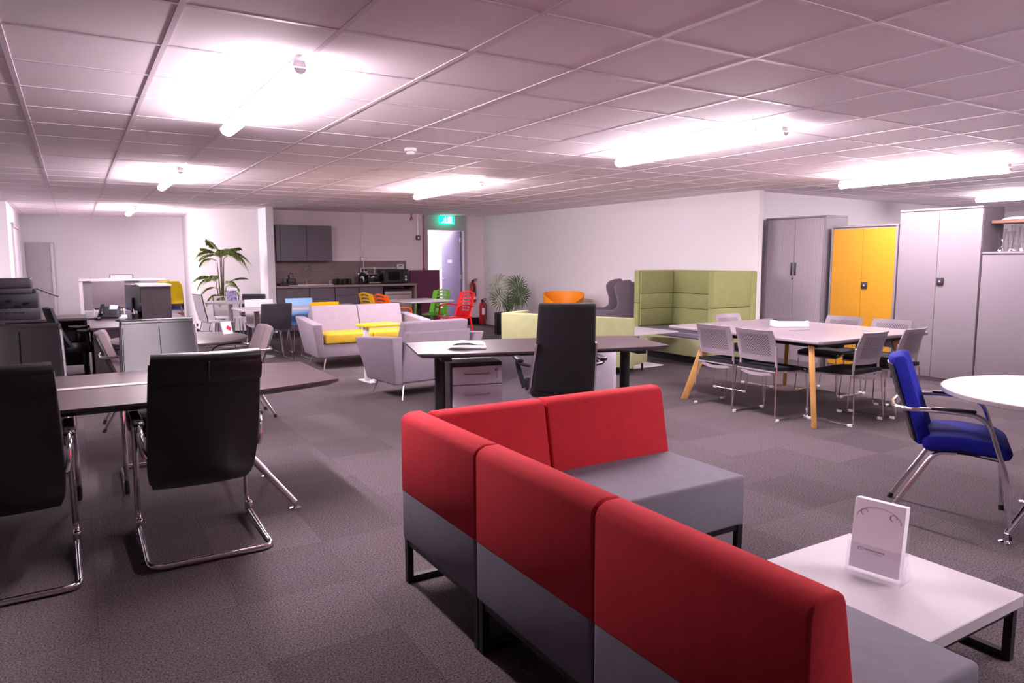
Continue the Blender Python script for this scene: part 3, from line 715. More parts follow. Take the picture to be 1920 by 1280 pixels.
G().prism(rrect(.84, .84, .03), .45, .47, bev=.004, seg=1).build('tabletop', M['white'], t)
G().lo(-.05, .05, -.05, .05, .012, .45).build('post', M['silver'], t)
G().lo(-.28, .28, -.28, .28, 0, .012, .003, 1).build('base_plate', M['white_met'], t)
t = thing('drinking_glass', 'clear drinking glass on the white pedestal coffee table', 'glass', (6.33, 7.62, .471))
G().lathe([(.026, 0), (.032, .10), (.030, .10), (.024, .004), (0, .004), (0, 0), (.026, 0)], seg=18).build('tumbler', M['glass'], t)

t = thing('wall_booth', 'tall olive green high-backed booth with a slate seat by the wall', 'booth', (7.55, 7.42, 0))
bx0, bx1, by0, by1, bh = -.42, .42, -.77, .80, 1.262
G().lo(bx1-.13, bx1-.002, by0, by1, .10, bh, .02, 3).build('back_panel', M['olive_fab'], t)
for (y0, y1, nm) in ((by0, by0+.10, 'side_panel'), (by1-.10, by1, 'side_panel')):
    G().lo(bx0, bx1-.132, y0, y1, .10, .775, .014, 3).lo(bx0, bx1-.132, y0, y1, .779, bh, .014, 3).build(nm, M['olive_fab'], t)
for z in (.62, .93):
    pass
for (z0, z1) in ((.44, .69), (.695, .915), (.92, 1.245)):   # padded horizontal channels inside
    G().lo(bx1-.165, bx1-.134, by0+.104, by1-.104, z0, z1, .010, 2).build('back_pad', M['olive_fab'], t)
    G().lo(bx0+.03, bx1-.17, by1-.128, by1-.102, z0, z1, .010, 2).build('side_pad', M['olive_fab'], t)
G().lo(bx0-.1, bx1-.17, by0+.11, by1-.135, .12, .36, .012, 2).build('seat_base', M['green_fab'], t)
G().lo(bx0-.11, bx1-.17, by0+.105, by1-.13, .362, .43, .015, 3).build('seat', M['booth_seat'], t)
G().lo(bx0+.05, bx1-.05, by0+.05, by1-.05, 0, .10).build('plinth', M['black_met'], t)
# ------------------------------------------------------------------ orange tub chair and grey wing chair
t = thing('tub_chair', 'orange moulded tub chair against the right wall', 'chair', (7.22, 10.15, 0), -34)
def tub(u, v):
    a = math.radians(-165+u*330-90)+PI  # open toward -y
    a = math.radians(-68+316*u); 
    a = math.radians(-60+300*u); r = .30+.05*v
    h = .44+(.43-.17*(abs(u-.5)*2)**3)*v
    return (r*math.cos(a), r*math.sin(a), h)
G().sheet(tub, 30, 8, .03).build('shell', M['orange_fab'], t)
G().prism(circle(.30, 32), .37, .44, bev=.02, seg=2).build('seat', M['orange_fab'], t)
for k in range(4):
    a = math.radians(45+90*k); G().tube([(.16*math.cos(a), .16*math.sin(a), .37), (.27*math.cos(a), .27*math.sin(a), 0)], [.016, .011], 10).build('leg', M['chrome'], t)
t = thing('drinking_glass', 'clear tumbler with red print in front of the orange tub chair', 'glass', (6.02, 8.9, .52))
G().lathe([(.03, 0), (.034, .13), (.032, .13), (.027, .004), (0, .004), (0, 0), (.03, 0)], seg=18).build('tumbler', M['glass'], t)
G().lathe([(.0325, .05), (.0335, .05), (.0340, .085), (.033, .085), (.0325, .05)], seg=18).build('printed_band', M['ink_red'], t)
t = thing('glass_stand_table', 'small pale side table holding the printed tumbler', 'side table', (6.02, 8.9, 0))
G().prism(circle(.2, 32), .50, .519, bev=.003, seg=1).build('tabletop', M['grey_oak'], t)
G().cyl((0, 0, .01), (0, 0, .50), .018).lathe([(0, 0), (.15, 0), (.15, .01), (0, .014)]).build('pedestal', M['silver'], t)

t = thing('wing_chair', 'grey wool wing chair seen from its side between the tub chair and booth', 'chair', (7.36, 9.02, 0), -28)
# faces -x: side profile in x-z, extruded along y as two wings plus back
wing = [(-.40, .30), (-.41, .60), (-.36, .635), (-.05, .635), (.02, .68), (.02, .80), (-.02, .92), (-.03, 1.0), (.02, 1.07), (.12, 1.10), (.22, 1.11), (.28, 1.02), (.32, .70), (.30, .30)]
for s in (-1, 1):
    G().prism(wing, s*.34-.035, s*.34+.035, 'y', .022, 3).build('wing', M['wing_fab'], t)
def wb(u, v):
    a = (u-.5)*2; z = .26+.80*v-.05*a*a*v; return (.28+.13*(1-a*a)*(.5+.5*v)-.02*v, a*.33, z)
G().sheet(wb, 16, 14, .10).build('backrest', M['wing_fab'], t)
G().lo(-.38, .22, -.30, .30, .24, .46, .04, 3).build('seat', M['wing_fab'], t)
for (x, y) in ((-.3, -.26), (-.3, .26), (.22, -.26), (.22, .26)): G().tube([(x, y, .27), (x*1.15, y*1.15, 0)], [.016, .010], 10).build('leg', M['oak'], t)

# ------------------------------------------------------------------ oak legged meeting table + grey chairs
t = thing('meeting_table', 'square pale grey meeting table on splayed honey oak legs', 'table', (6.06, 4.52, 0))
tp = [(-.80, -.62), (-.66, -.80), (.66, -.80), (.82, -.64), (.82, .64), (.66, .80), (-.60, .80), (-.80, .62)]
tp = [(-.86, -.60), (-.88, -.86), (.0, -.84), (.74, -.84), (.84, -.70), (.84, .75), (.70, .85), (-.70, .85), (-.84, .72)]
G().prism([(-.79, -.82), (.77, -.82), (.80, -.79), (.80, .97), (.77, 1.0), (-.79, 1.0), (-.82, .97), (-.82, -.79)], .712, .74, bev=.004, seg=1).build('tabletop', M['grey_oak'], t)
G().lo(-.22, -.02, -.12, -.04, .7402, .743, .001, 1).build('cable_flap', M['cab'], t)
for sx in (-1, 1):
    for sy in (-1, 1):
        tx, ty = sx*.60, sy*.60
        if sx < 0 and sy < 0: tx, ty = -.73, -.66
        fx, fy = sx*.78, sy*.76
        ax = Vector((fx-tx, fy-ty, 0))
        dirn = Vector((sx, sy*.85)).normalized(); nrm = Vector((-dirn.y, dirn.x))
        p = []
        for (x, y, z, hw, ht) in ((fx, fy, 0, .032, .020), (tx, ty, .69, .050, .022)):
            for a, b in ((-1, -1), (1, -1), (1, 1), (-1, 1)): p.append((x+dirn.x*a*hw+nrm.x*b*ht, y+dirn.y*a*hw+nrm.y*b*ht, z))
        G().hexa(p, .006, 2).build('leg', M['oak'], t)
G().lo(-.66, .66, -.67, -.63, .665, .71).lo(-.60, -.56, .60, .92, .68, .71).lo(-.66, .66, .58, .62, .665, .71).lo(-.66, -.62, -.6, .6, .665, .71).lo(.60, .64, -.6, .6, .665, .71).build('underframe', M['black_met'], t)
G().box((-.30, -.55, .66), (.10, .20, .05), .01, 2).build('cable_tray', M['black_pl'], t)
t = thing('white_box', 'flat white box with a dark lid on the meeting table', 'box', (6.18, 4.74, .741), -31)
G().lo(-.165, .165, -.09, .09, 0, .062, .003, 1).lo(-.004, .004, -.0915, -.09, .004, .06).build('tray', M['white_pl'], t)
G().lo(-.14, .14, -.07, .07, .063, .075, .002, 1).build('lid', M['dark_grey_pl'], t, 'dark flat lid')

def stack_chair(label, loc, rz):
    t = thing('meeting_chair', label, 'chair', (*loc, 0), rz, 'grey meeting chairs around the oak legged table')
    def bf(u, v):
        z = .525+.28*v; w = .395+.03*math.sin(PI*min(1, v*.8)); x = (u-.5)*w; y = -.215-.075*v+.045*(abs(u-.5)*2)**2+.012*math.sin(PI*v)
        return (x, y, z)
    G().sheet(bf, 14, 12, .010).build('backrest', M['perf'], t, 'grey plastic back with slotted lattice')
    g = G()
    def lf(u, v):
        z = .412+.026*v-.022*(1-(abs(u-.5)*2)**2); p = bf(u, 0); return (p[0]*1.03, p[1]-.002, z)
    g.sheet(lf, 14, 2, .012)
    for s in (0, 1): g.tube([Vector(lf(s, 0)), Vector(bf(s, 0)), Vector(bf(s, .5))], .011, 8)
    g.build('back_frame', M['grey_pl'], t)
    def sf(u, v):
        y = .23-.43*v; return ((u-.5)*(.44-.03*v), y, .462-.028*(1-v)**6*1.2+.008*math.cos(PI*2*(u-.5))*0-.010*math.sin(PI*v))
    G().sheet(sf, 10, 12, .032).build('seat_pad', M['black_fab'], t, 'black upholstered seat pad')
    G().sheet(lambda u, v: (lambda p: (p[0]*1.04, p[1], p[2]-.024))(sf(u, v)), 10, 12, .012).build('seat_shell', M['grey_pl'], t)
    for s in (-1, 1):
        x = s*.215; xo = s*.245
        G().tube(fillet([(x, .17, .44), (x, .21, .43), (xo, .225, .012), (xo, -.22, .012), (x*1.02, -.19, .45)], .02, 4), .0058, 8).build('sled_frame', M['chrome'], t)
        for y in (.19, -.19): G().box((xo, y, .012), (.020, .045, .024), .006, 2).build('glide', M['white_pl'], t)
    G().tube([(-.215, .19, .435), (.215, .19, .435)], .0055, 8).build('cross_bar', M['chrome'], t)
    return t
sc = stack_chair('grey meeting chair with latticed back at the splayed left oak leg', (5.40, 4.81), -90)
dup(sc, (5.385, 4.31, 0), -91, 'grey meeting chair with latticed back, between the splayed oak leg and front oak leg')
dup(sc, (5.80, 3.83, 0), 4, 'grey meeting chair with plain back turned to us beside the front oak leg')
dup(sc, (6.40, 3.83, 0), 6, 'grey meeting chair partly hidden by the top of the blue armchair')
dup(sc, (6.84, 4.73, 0), 91, 'grey meeting chair in front of the yellow cupboard, on the tambour cupboard side')
dup(sc, (6.86, 4.21, 0), 90, 'grey meeting chair in front of the yellow cupboard, on the tall cupboard side')
dup(sc, (6.30, 5.40, 0), 184, 'grey meeting chair at the far table side in front of the green booth')

# ------------------------------------------------------------------ cabinets on the right
def cab_thing(name, label, y0, y1, h, x=8.30, dep=.45):
    t = thing(name, label, 'cupboard', (x, (y0+y1)/2, 0)); w = y1-y0
    G().lo(.022, dep, -w/2, w/2, .0, h-.022, .003, 1).build('carcass', M['cab'], t)
    G().lo(.0, dep, -w/2, w/2, h-.022, h, .003, 1).build('top_panel', M['cab'], t)
    return t, w
t, w = cab_thing('tambour_cupboard', 'tall grey tambour-door cupboard with a ribbed shutter in the wall corner', 5.87, 6.82, 1.985)
for s in (-1, 1):
    G().lo(.0, .022, *(sorted((s*(w/2-.03), s*w/2))), .0, 1.962).build('frame', M['cab'], t)
    d = G().lo(.010, .020, *(sorted((s*.003, s*(w/2-.032)))), .06, 1.955).build('shutter', M['tambour'], t)
    G().box((.002, s*.030, 1.29), (.018, .018, .17), .005, 2).build('handle', M['black_pl'], d)
G().cyl((.0, .012, 1.16), (.012, .012, 1.16), .012, seg=12).build('lock', M['black_pl'], t)
G().lo(.004, .022, -w/2, w/2, 0, .06).build('plinth', M['cab'], t)
t, w = cab_thing('yellow_cupboard', 'grey cupboard with two amber yellow doors', 4.92, 5.79, 1.835)
for s in (-1, 1):
    d = G().lo(.004, .020, *(sorted((s*.002, s*(w/2-.026)))), .08, 1.79, .002, 1).build('door', M['yel_door'], t, 'amber yellow metal door')
    G().lo(.002, .022, *(sorted((s*(w/2-.024), s*w/2))), .0, 1.812).build('frame', M['cab'], t)
G().box((-.004, -.05, 1.10), (.018, .075, .085), .008, 2).build('handle', M['black_pl'], t)
G().cyl((-.014, -.05, 1.10), (-.012, -.05, 1.10), .012, seg=12).build('lock', M['steel'], t)
t, w = cab_thing('tall_cupboard', 'tallest light grey two-door steel cupboard', 4.0, 4.905, 1.985)
for s in (-1, 1): G().lo(.004, .020, *(sorted((s*.002, s*(w/2-.003)))), .08, 1.955, .002, 1).build('door', M['cab'], t)
G().box((-.004, -.05, 1.17), (.018, .075, .085), .008, 2).build('handle', M['black_pl'], t)
G().cyl((-.014, -.05, 1.17), (-.012, -.05, 1.17), .012, seg=12).build('lock', M['steel'], t)
for i, (y0, y1, lab) in enumerate(((3.01, 3.985, 'lower light grey steel cupboard beside the tallest cupboard'), (2.0, 2.99, 'low grey steel cupboard cut off at the frame edge'))):
    t, w = cab_thing('low_cupboard', lab, y0, y1, 1.495)
    t['group'] = 'low grey steel cupboards'
    for s in (-1, 1): G().lo(.004, .020, *(sorted((s*.002, s*(w/2-.003)))), .08, 1.46, .002, 1).build('door', M['cab'], t)
# glassware on the low cupboard
vs = [(8.42, 3.86, .24, .045), (8.50, 3.76, .28, .05), (8.60, 3.85, .22, .04), (8.44, 3.66, .26, .05)]
labs = ['tall clear glass vase standing next to the tall cupboard side', 'tallest clear glass vase on the low cupboard', 'slim clear glass vase tucked at the back of the low cupboard', 'wide clear glass vase at the picture edge on the low cupboard']
for (x, y, h, r), lab in zip(vs, labs):
    t = thing('glass_vase', lab, 'vase', (x, y, 1.496), 0, 'glass vases on the low cupboard')
    G().lathe([(0, 0), (r, 0), (r*.8, .02), (r*.55, h*.4), (r*.9, h*.75), (r*1.05, h), (r*.95, h), (r*.8, h*.75), (r*.45, h*.4), (r*.6, .03), (0, .025)], seg=20).build('vessel', M['glass'], t)
t = thing('wooden_tray', 'white tray with a brown wooden edge set above the glass vases', 'tray', (8.62, 3.80, 1.797), 8)
G().lo(-.16, .16, -.20, .20, 0, .030, .003, 1).build('edge', M['brown_wood'], t, 'brown wooden edge')
G().lathe([(0, .036), (.16, .036), (.13, .055), (.06, .068), (0, .070)], seg=28).build('dome', M['white_pl'], t)
t = thing('tray_stand', 'clear glass stand carrying the wooden edged tray', 'stand', (8.66, 3.80, 1.496))
G().cyl((0, 0, 0), (0, 0, .30), .05, seg=20).build('pillar', M['glass'], t)

# ------------------------------------------------------------------ round white table at the right
t = thing('round_table', 'round white table on chrome star legs beside the blue armchair', 'table', (4.37, 1.60, 0))
G().prism(circle(.60, 64), .705, .73, bev=.003, seg=1).build('tabletop', M['white'], t)
G().cyl((0, 0, .30), (0, 0, .705), .035).cyl((0, 0, .69), (0, 0, .705), .16).build('column', M['chrome'], t)
for ang_ in (170, 290, 45):
    a = math.radians(ang_); x, y = math.cos(a), math.sin(a)
    l = G().tube(fillet([(x*.03, y*.03, .36), (x*.16, y*.16, .30), (x*.445, y*.445, .045)], .08), .018, 12).build('leg', M['chrome'], t)
    G().lathe([(0, 0), (.036, 0), (.034, .008), (.014, .014), (.013, .05), (0, .05)], (x*.45, y*.45, 0), 18).build('foot', M['chrome'], l)

# ------------------------------------------------------------------ cafe set in front of the kitchen
def shell_chair(name, label, loc, rz, m, grp='cafe chairs around the long white table', rim=None, h=.82):
    t = thing(name, label, 'chair', (*loc, 0), rz, grp)
    def f(u, v):   # v 0 front of seat .. 1 top of back
        x = (u-.5)*.42
        if v < .5:
            k = v/.5; y = .22-.40*k; z = .455-.012*math.sin(PI*k)-.02*(1-k)**4
        else:
            k = (v-.5)/.5; y = -.18-.02*math.sin(min(1, k*2)*PI/2)-.07*k; z = .455+(h-.455)*k+.0
            z = .455+(h-.455)*k
        y += .015*(abs(u-.5)*2)**2*(1 if v > .5 else 0)
        return (x, y, z)
    G().sheet(f, 10, 24, .014).build('shell', m, t)
    if rim:
        pts = [f(0, .5+.5*k/8) for k in range(9)]+[f(k/8, 1) for k in range(9)]+[f(1, 1-.5*k/8) for k in range(9)]
        G().tube(pts, .009, 6).build('rim', rim, t, 'dark edge trim')
    for s in (-1, 1):
        G().tube(fillet([(s*.18, .12, .435), (s*.19, .20, .43), (s*.22, .23, .010), (s*.22, -.24, .010), (s*.19, -.14, .435)], .02, 3), .008, 8).build('sled_frame', M['chrome'], t)
    G().tube([(-.18, .12, .43), (.18, .12, .43)], .007, 6).tube([(-.19, -.12, .43), (.19, -.12, .43)], .007, 6).build('cross_bar', M['chrome'], t)
    return t
shell_chair('cafe_chair', 'black flat-backed cafe chair turned away from us at the white table', (2.37, 10.47), 3, M['dark_grey_pl'])
shell_chair('cafe_chair', 'yellow backed cafe chair showing above the lilac sofa', (3.05, 10.46), 0, M['mustard_pl'])
shell_chair('cafe_chair', 'white cafe chair facing us across the long white table', (2.40, 11.18), 180, M['white_pl'])
shell_chair('cafe_chair', 'sky blue cafe chair facing us across the long white table', (3.02, 11.22), 180, M['skyblue_pl'])
shell_chair('cafe_chair', 'white cafe chair with a thin dark rim at the round cafe table', (1.90, 12.35), -80, M['white_pl'], 'white rimmed cafe chairs', M['edge_dark'], .88)
shell_chair('cafe_chair', 'white cafe chair half hidden under the far round cafe table', (2.25, 13.15), 178, M['white_pl'], 'white rimmed cafe chairs', M['edge_dark'], .80)
shell_chair('cafe_chair', 'black cafe chair just showing over the round table near the pier', (2.68, 13.55), 150, M['dark_grey_pl'], None, None, .80)
t = thing('cafe_table', 'long white cafe table on steel pedestals with coloured chairs', 'table', (2.86, 10.86, 0), 0)
G().lo(-.90, .90, -.36, .36, .70, .722, .003, 1).build('tabletop', M['white'], t)
for s in (-1, 1): G().cyl((s*.62, 0, .012), (s*.62, 0, .70), .038).lathe([(0, 0), (.24, 0), (.24, .010), (.05, .02), (0, .02)], (s*.62, 0, 0)).build('pedestal', M['steel'], t)
t = thing('round_cafe_table', 'round white cafe table on a steel column near the palm', 'table', (2.18, 12.55, 0))
G().prism(circle(.40, 44), .72, .742, bev=.003, seg=1).build('tabletop', M['white'], t)
G().cyl((0, 0, .012), (0, 0, .72), .036).lathe([(0, 0), (.24, 0), (.24, .010), (.05, .022), (0, .022)]).build('pedestal', M['steel'], t)
t = thing('menu_holder', 'clear sign holder with a violet photo print on the round cafe table', 'sign holder', (2.20, 12.50, .743), -10)
G().box((0, .006, .115), (.165, .004, .22), rot=rx_(-6)).lo(-.08, .08, -.03, .05, 0, .004).build('stand', M['clear'], t)
G().box((0, .0, .12), (.155, .003, .21), rot=rx_(-6)).build('printed_card', M['photo_print'], t)
G().box((0, -.003, .205), (.150, .002, .05), rot=rx_(-6)).build('card_heading', M['paper'], t, 'pale top band of the card')
# bin bags / dark bins under the table
for (x, y, lab) in ((2.52, 12.3, 'dark grey waste bin behind the long white table'),):
    t = thing('waste_bin', lab, 'bin', (x, y, 0)); G().lathe([(0, 0), (.13, 0), (.16, .38), (.155, .38), (.125, .01), (0, .01)], seg=24).build('body', M['dark_grey_pl'], t)
    G().lathe([(.155, .375), (.168, .375), (.168, .395), (.155, .395), (.155, .375)], seg=24).build('rim', M['black_pl'], t)

# coloured slat-back chairs
def slat_chair(label, loc, rz, m):
    t = thing('slatted_chair', label, 'chair', (*loc, 0), rz, 'coloured slat-backed plastic chairs')
    def bf(u, v):
        z = .45+.42*v; x = (u-.5)*(.44-.02*v); y = -.19-.12*v+.04*(abs(u-.5)*2)**2; z += -.02*abs(math.sin(PI*u))*0+.015*math.cos(2*PI*(u-.5))*v; return (x, y, z)
    G().sheet(bf, 10, 15, .016, hole=lambda i, j: 2 <= i <= 7 and j % 2 == 1 and 2 < j < 14).build('backrest', m, t)
    G().sheet(lambda u, v: ((u-.5)*.45, .23-.43*v, .44-.012*math.sin(PI*v)), 8, 8, .018).build('seat', m, t)
    for s in (-1, 1):
        G().tube([(s*.20, .19, .43), (s*.235, .23, 0)], [.018, .012], 8).build('leg', m, t)
        G().tube([(s*.20, -.17, .45), (s*.235, -.24, 0)], [.018, .012], 8).build('leg', m, t)
        G().tube(fillet([(s*.215, -.22, .62), (s*.26, -.05, .66), (s*.25, .14, .64), (s*.225, .19, .44)], .05), .013, 8, flat=1.4).build('armrest', m, t)
    return t
slat_chair('yellow slat-backed plastic chair at the square white table', (4.42, 11.62), -78, M['mustard_pl'])
slat_chair('orange slat-backed plastic chair at the square white table', (4.44, 10.98), -78, M['orange_pl'])
slat_chair('lime green slat-backed plastic chair at the square white table', (5.55, 11.95), 110, M['green_pl'])
slat_chair('red slat-backed plastic chair at the square white table', (5.60, 11.10), 100, M['red_pl'])
t = thing('square_table', 'square white table on a dark column among the coloured chairs', 'table', (5.00, 11.28, 0), 8)
G().prism(rrect(.86, .92, .04), .72, .742, bev=.003, seg=1).build('tabletop', M['white'], t)
G().cyl((0, 0, .03), (0, 0, .72), .038).lo(-.28, .28, -.03, .03, 0, .03).lo(-.03, .03, -.28, .28, 0, .03).lo(-.3, .3, -.3, .3, .70, .72).build('pedestal', M['black_met'], t)

# ------------------------------------------------------------------ kitchen
def unit(name, lab, x0, x1, doors, drawers=False, y0=13.42):
    t = thing(name, lab, 'kitchen cabinet', ((x0+x1)/2, y0, 0), 0, 'slate kitchen base units'); w = x1-x0
    G().lo(-w/2+.001, w/2-.001, .02, .56, .10, .905, .002, 1).build('carcass', M['kitchen'], t)
    G().lo(-w/2+.001, w/2-.001, .06, .10, 0, .10).build('plinth', M['dark_grey_pl'], t)
    for k in range(doors):
        a = -w/2+.003+k*(w-.006)/doors; b = a+(w-.006)/doors-.004
        ztop = .895
        if drawers:
            G().lo(a, b, 0, .019, .755, .895, .003, 1).build('drawer', M['kitchen'], t); ztop = .748
        G().lo(a, b, 0, .019, .115, ztop, .003, 1).build('door', M['kitchen'], t)
    return t
unit('kitchen_cabinet', 'narrow slate base unit next to the white pier', 3.14, 3.74, 1)
unit('kitchen_cabinet', 'slate base unit below the sink tap', 3.745, 4.225, 1)
unit('kitchen_cabinet', 'slate base unit with a drawer below the mugs', 4.23, 4.70, 1, True)
unit('kitchen_cabinet', 'slate base unit with a drawer below the kettle', 4.705, 5.19, 1, True)
t = thing('kitchen_cabinet', 'slate two-door wall cabinet above the tap', 'kitchen cabinet', (3.74, 13.66, 1.40))
G().lo(-.53, .53, .02, .33, 0, .67, .002, 1).build('carcass', M['kitchen'], t)
G().lo(-.52, -.448, 0, .019, .002, .668, .002, 1).build('end_filler', M['kitchen'], t)
for k in (0, 1): G().lo(-.442+k*.486, -.442+k*.486+.482, 0, .019, .002, .668, .003, 1).build('door', M['kitchen'], t)
t = tag(G().lo(3.135, 5.90, 13.38, 13.975, .910, .950, .003, 1).build('kitchen_worktop', M['worktop']), 'long taupe kitchen worktop on the slate units', 'worktop')
tag(G().lo(3.135, 5.92, 13.975, 13.997, .951, 1.40, .002, 1).build('splashback', M['splash']), 'taupe wood-effect splashback behind the sink', 'splashback')
tag(G().lo(5.86, 5.90, 13.40, 13.96, 0, .909, .002, 1).build('end_panel', M['worktop']), 'thin taupe end panel under the worktop end', 'panel')
t = thing('under_counter_fridge', 'black under-counter fridge with a steel front below the microwave', 'fridge', (5.53, 13.46, 0))
G().lo(-.30, .30, .02, .48, .02, .84, .004, 1).build('body', M['black_pl'], t)
d = G().lo(-.29, .29, 0, .019, .06, .80, .004, 1).build('door', M['steel'], t)
G().tube(fillet([(-.25, 0, .74), (-.25, -.03, .74), (.25, -.03, .74), (.25, 0, .74)], .01, 3), .006, 8).build('handle', M['chrome'], d)
t = thing('sink_tap', 'chrome swan-neck mixer tap with cross handles', 'tap', (3.76, 13.72, .951))
G().cyl((0, 0, 0), (0, 0, .05), .022).cyl((0, 0, .05), (0, 0, .10), .014).build('body', M['chrome'], t)
G().tube([(0, 0, .05), (0, 0, .27)]+[(.075-.075*math.cos(a), 0, .27+.075*math.sin(a)) for a in [PI*k/12 for k in range(1, 13)]]+[(.15, 0, .23)], .010, 10).build('spout', M['chrome'], t)
for s in (-1, 1): G().cyl((0, 0, .055), (s*.085, 0, .06), .007, seg=8).cyl((s*.085, 0, .06), (s*.095, 0, .06), .016, seg=12).build('handle', M['chrome'], t)
t = thing('steel_sink', 'shallow inset steel sink and drainer in the worktop', 'sink', (3.80, 13.64, .951))
g = G().lo(-.42, .42, -.2, -.18, 0, .008).lo(-.42, .42, .18, .2, 0, .008).lo(-.42, -.40, -.18, .18, 0, .008).lo(.40, .42, -.18, .18, 0, .008).lo(-.40, .40, -.18, .18, 0, .003)
g.build('rim', M['steel'], t)
t = thing('dish_rack', 'dark drying rack with a cutlery caddy on the worktop', 'dish rack', (3.40, 13.66, .9515))
G().lo(-.17, .15, -.14, .14, 0, .03, .006, 2).build('tray', M['black_pl'], t)
G().lo(.0, .14, -.08, .08, .031, .12, .008, 2).build('caddy', M['dark_grey_pl'], t)
G().tube(fillet([(.02, 0, .11), (.03, 0, .20), (.07, 0, .24), (.10, 0, .20), (.11, 0, .11)], .03), .006, 8).build('wire_hoop', M['dark_grey_pl'], t)
G().cyl((.04, .03, .10), (.03, .03, .19), .014, .02, 10).build('brush', M['black_pl'], t)
mlabs = ['grey mug first in the row from the tap', 'black mug second in the row from the tap', 'black mug in the middle of the row', 'black mug next to last, toward the kettle', 'black mug standing closest to the kettle']
for k in range(5):
    x = 4.20+.094*k+(.0 if k else -.004); h = .105 if k else .085
    t = thing('mug', mlabs[k], 'mug', (x, 13.62, .9515), 0, 'mugs in a row on the worktop')
    r = .042 if k else .036
    G().lathe([(0, 0), (r*.92, 0), (r, .01), (r, h), (r*.92, h), (r*.9, .01), (0, .008)], seg=22).build('cup', M['mug'] if k else M['grey_pl'], t)
    G().tube([(0, r-.004, h*.25), (0, r+.018, h*.3), (0, r+.026, h*.5), (0, r+.018, h*.7), (0, r-.004, h*.78)], .005, 8).build('handle', M['mug'] if k else M['grey_pl'], t)
for k in range(2):
    t = thing('mug', ['black mug behind the row, between third and fourth', 'black mug behind the row near the kettle'][k], 'mug', (4.40+.15*k, 13.78, .9515), 0, 'mugs in a row on the worktop')
    G().lathe([(0, 0), (.039, 0), (.042, .01), (.042, .105), (.038, .105), (.037, .01), (0, .008)], seg=22).build('cup', M['mug'], t)
    G().tube([(.038, 0, .03), (.062, 0, .035), (.068, 0, .055), (.062, 0, .075), (.038, 0, .085)], .005, 8).build('handle', M['mug'], t)
t = thing('kettle', 'black kettle with a pale handle beside the mugs', 'kettle', (4.84, 13.62, .9515))
G().lathe([(0, 0), (.080, 0), (.082, .018), (.0, .018)], seg=28).build('base', M['black_pl'], t)
G().lathe([(0, .019), (.078, .019), (.082, .05), (.072, .16), (.062, .205), (.0, .212)], seg=28).build('body', M['black_gl'], t)
G().lathe([(0, .213), (.05, .211), (.045, .225), (.014, .230), (.012, .245), (0, .246)], seg=24).build('lid', M['black_pl'], t)
G().tube(fillet([(.05, 0, .215), (.11, 0, .215), (.125, 0, .14), (.075, 0, .05)], .03), .011, 10).build('handle', M['silver'], t)
G().hexa([(-.06, -.02, .15), (-.06, .02, .15), (-.05, .02, .20), (-.05, -.02, .20), (-.10, -.01, .19), (-.10, .01, .19), (-.08, .012, .208), (-.08, -.012, .208)]).build('spout', M['black_gl'], t)
G().lo(-.009, .009, -.088, -.074, .04, .14, .003).build('water_gauge', M['silver'], t)
t = thing('toaster', 'black toaster with a chrome band between kettle and microwave', 'toaster', (5.06, 13.60, .9515))
G().lo(-.135, .135, -.09, .09, .012, .19, .025, 3).build('body', M['black_gl'], t)
G().lo(-.11, .11, -.07, -.045, .191, .196).lo(-.11, .11, .045, .07, .191, .196).build('slot_trim', M['chrome'], t)
G().lo(-.125, .125, -.094, -.088, .014, .032).build('base_band', M['chrome'], t, 'chrome base band')
for s in (-.06, .06): G().box((s, -.10, .10), (.03, .02, .014), .004).build('lever', M['black_pl'], t)
t = thing('microwave', 'black microwave at the end of the worktop', 'microwave', (5.46, 13.56, .9515))
G().lo(-.265, .265, -.16, .20, .012, .285, .006, 2).build('body', M['black_gl'], t)
d = G().lo(-.26, .125, -.178, -.161, .02, .278, .004, 1).build('door', M['black_pl'], t)
G().lo(-.17, .07, -.181, -.178, .07, .235).build('window', M['screen_off'], d)
p = G().lo(.13, .262, -.178, -.161, .02, .278, .004, 1).build('control_panel', M['black_pl'], t)
G().lo(.16, .235, -.181, -.178, .215, .245).build('display', M['dark_grey_pl'], p)
for z in (.06, .12): G().cyl((.196, -.178, z+.02), (.196, -.192, z+.02), .022, seg=18).build('dial', M['silver'], p)
# plum screen
tag(G().lo(5.93, 6.60, 13.80, 13.845, 0, 1.21, .004, 1).build('plum_screen', M['plum']), 'plum coloured panel standing beside the worktop end', 'screen')
# sockets, conduits
t = thing('socket_box', 'steel twin socket box with conduit above the kettle', 'socket', (4.98, 13.90, 1.22))
G().lo(-.075, .075, 0, .04, -.045, .045, .004, 1).build('plate', M['steel'], t)
for s in (-1, 1): G().box((s*.035, -.012, 0), (.045, .026, .05), .006).build('plug', M['black_pl'], t)
G().cyl((.0, .02, .045), (.0, .02, .18), .010, seg=10).build('conduit', M['white_pl'], t)
t = thing('fused_switch', 'square steel switch box where the conduit meets the splashback', 'switch', (4.98, 13.90, 1.44))
G().lo(-.045, .045, 0, .05, -.045, .045, .004, 1).build('box', M['steel'], t); G().lo(-.06, -.045, .0, .03, -.02, .02).lo(.045, .06, 0, .03, -.02, .02).build('lug', M['steel'], t)
G().lo(-.022, .022, -.006, 0, -.022, .022, .003, 1).build('rocker', M['white_pl'], t)
tag(G().cyl((4.98, 13.965, 1.487), (4.98, 13.965, CEIL-.005), .010, seg=10).build('wall_conduit', M['steel']), 'slim grey conduit running up the kitchen wall to the ceiling', 'conduit')
t = thing('wall_trunking', 'white horizontal conduit run above the toaster and microwave', 'conduit', (5.35, 13.955, 1.255))
G().tube([(-.27, 0, 0), (.33, 0, 0)], .010, 8).tube([(-.13, 0, 0), (-.13, 0, -.12)], .009, 8).build('pipe', M['white_pl'], t)
G().box((-.13, 0, 0), (.05, .03, .05), .006).build('junction', M['white_pl'], t)
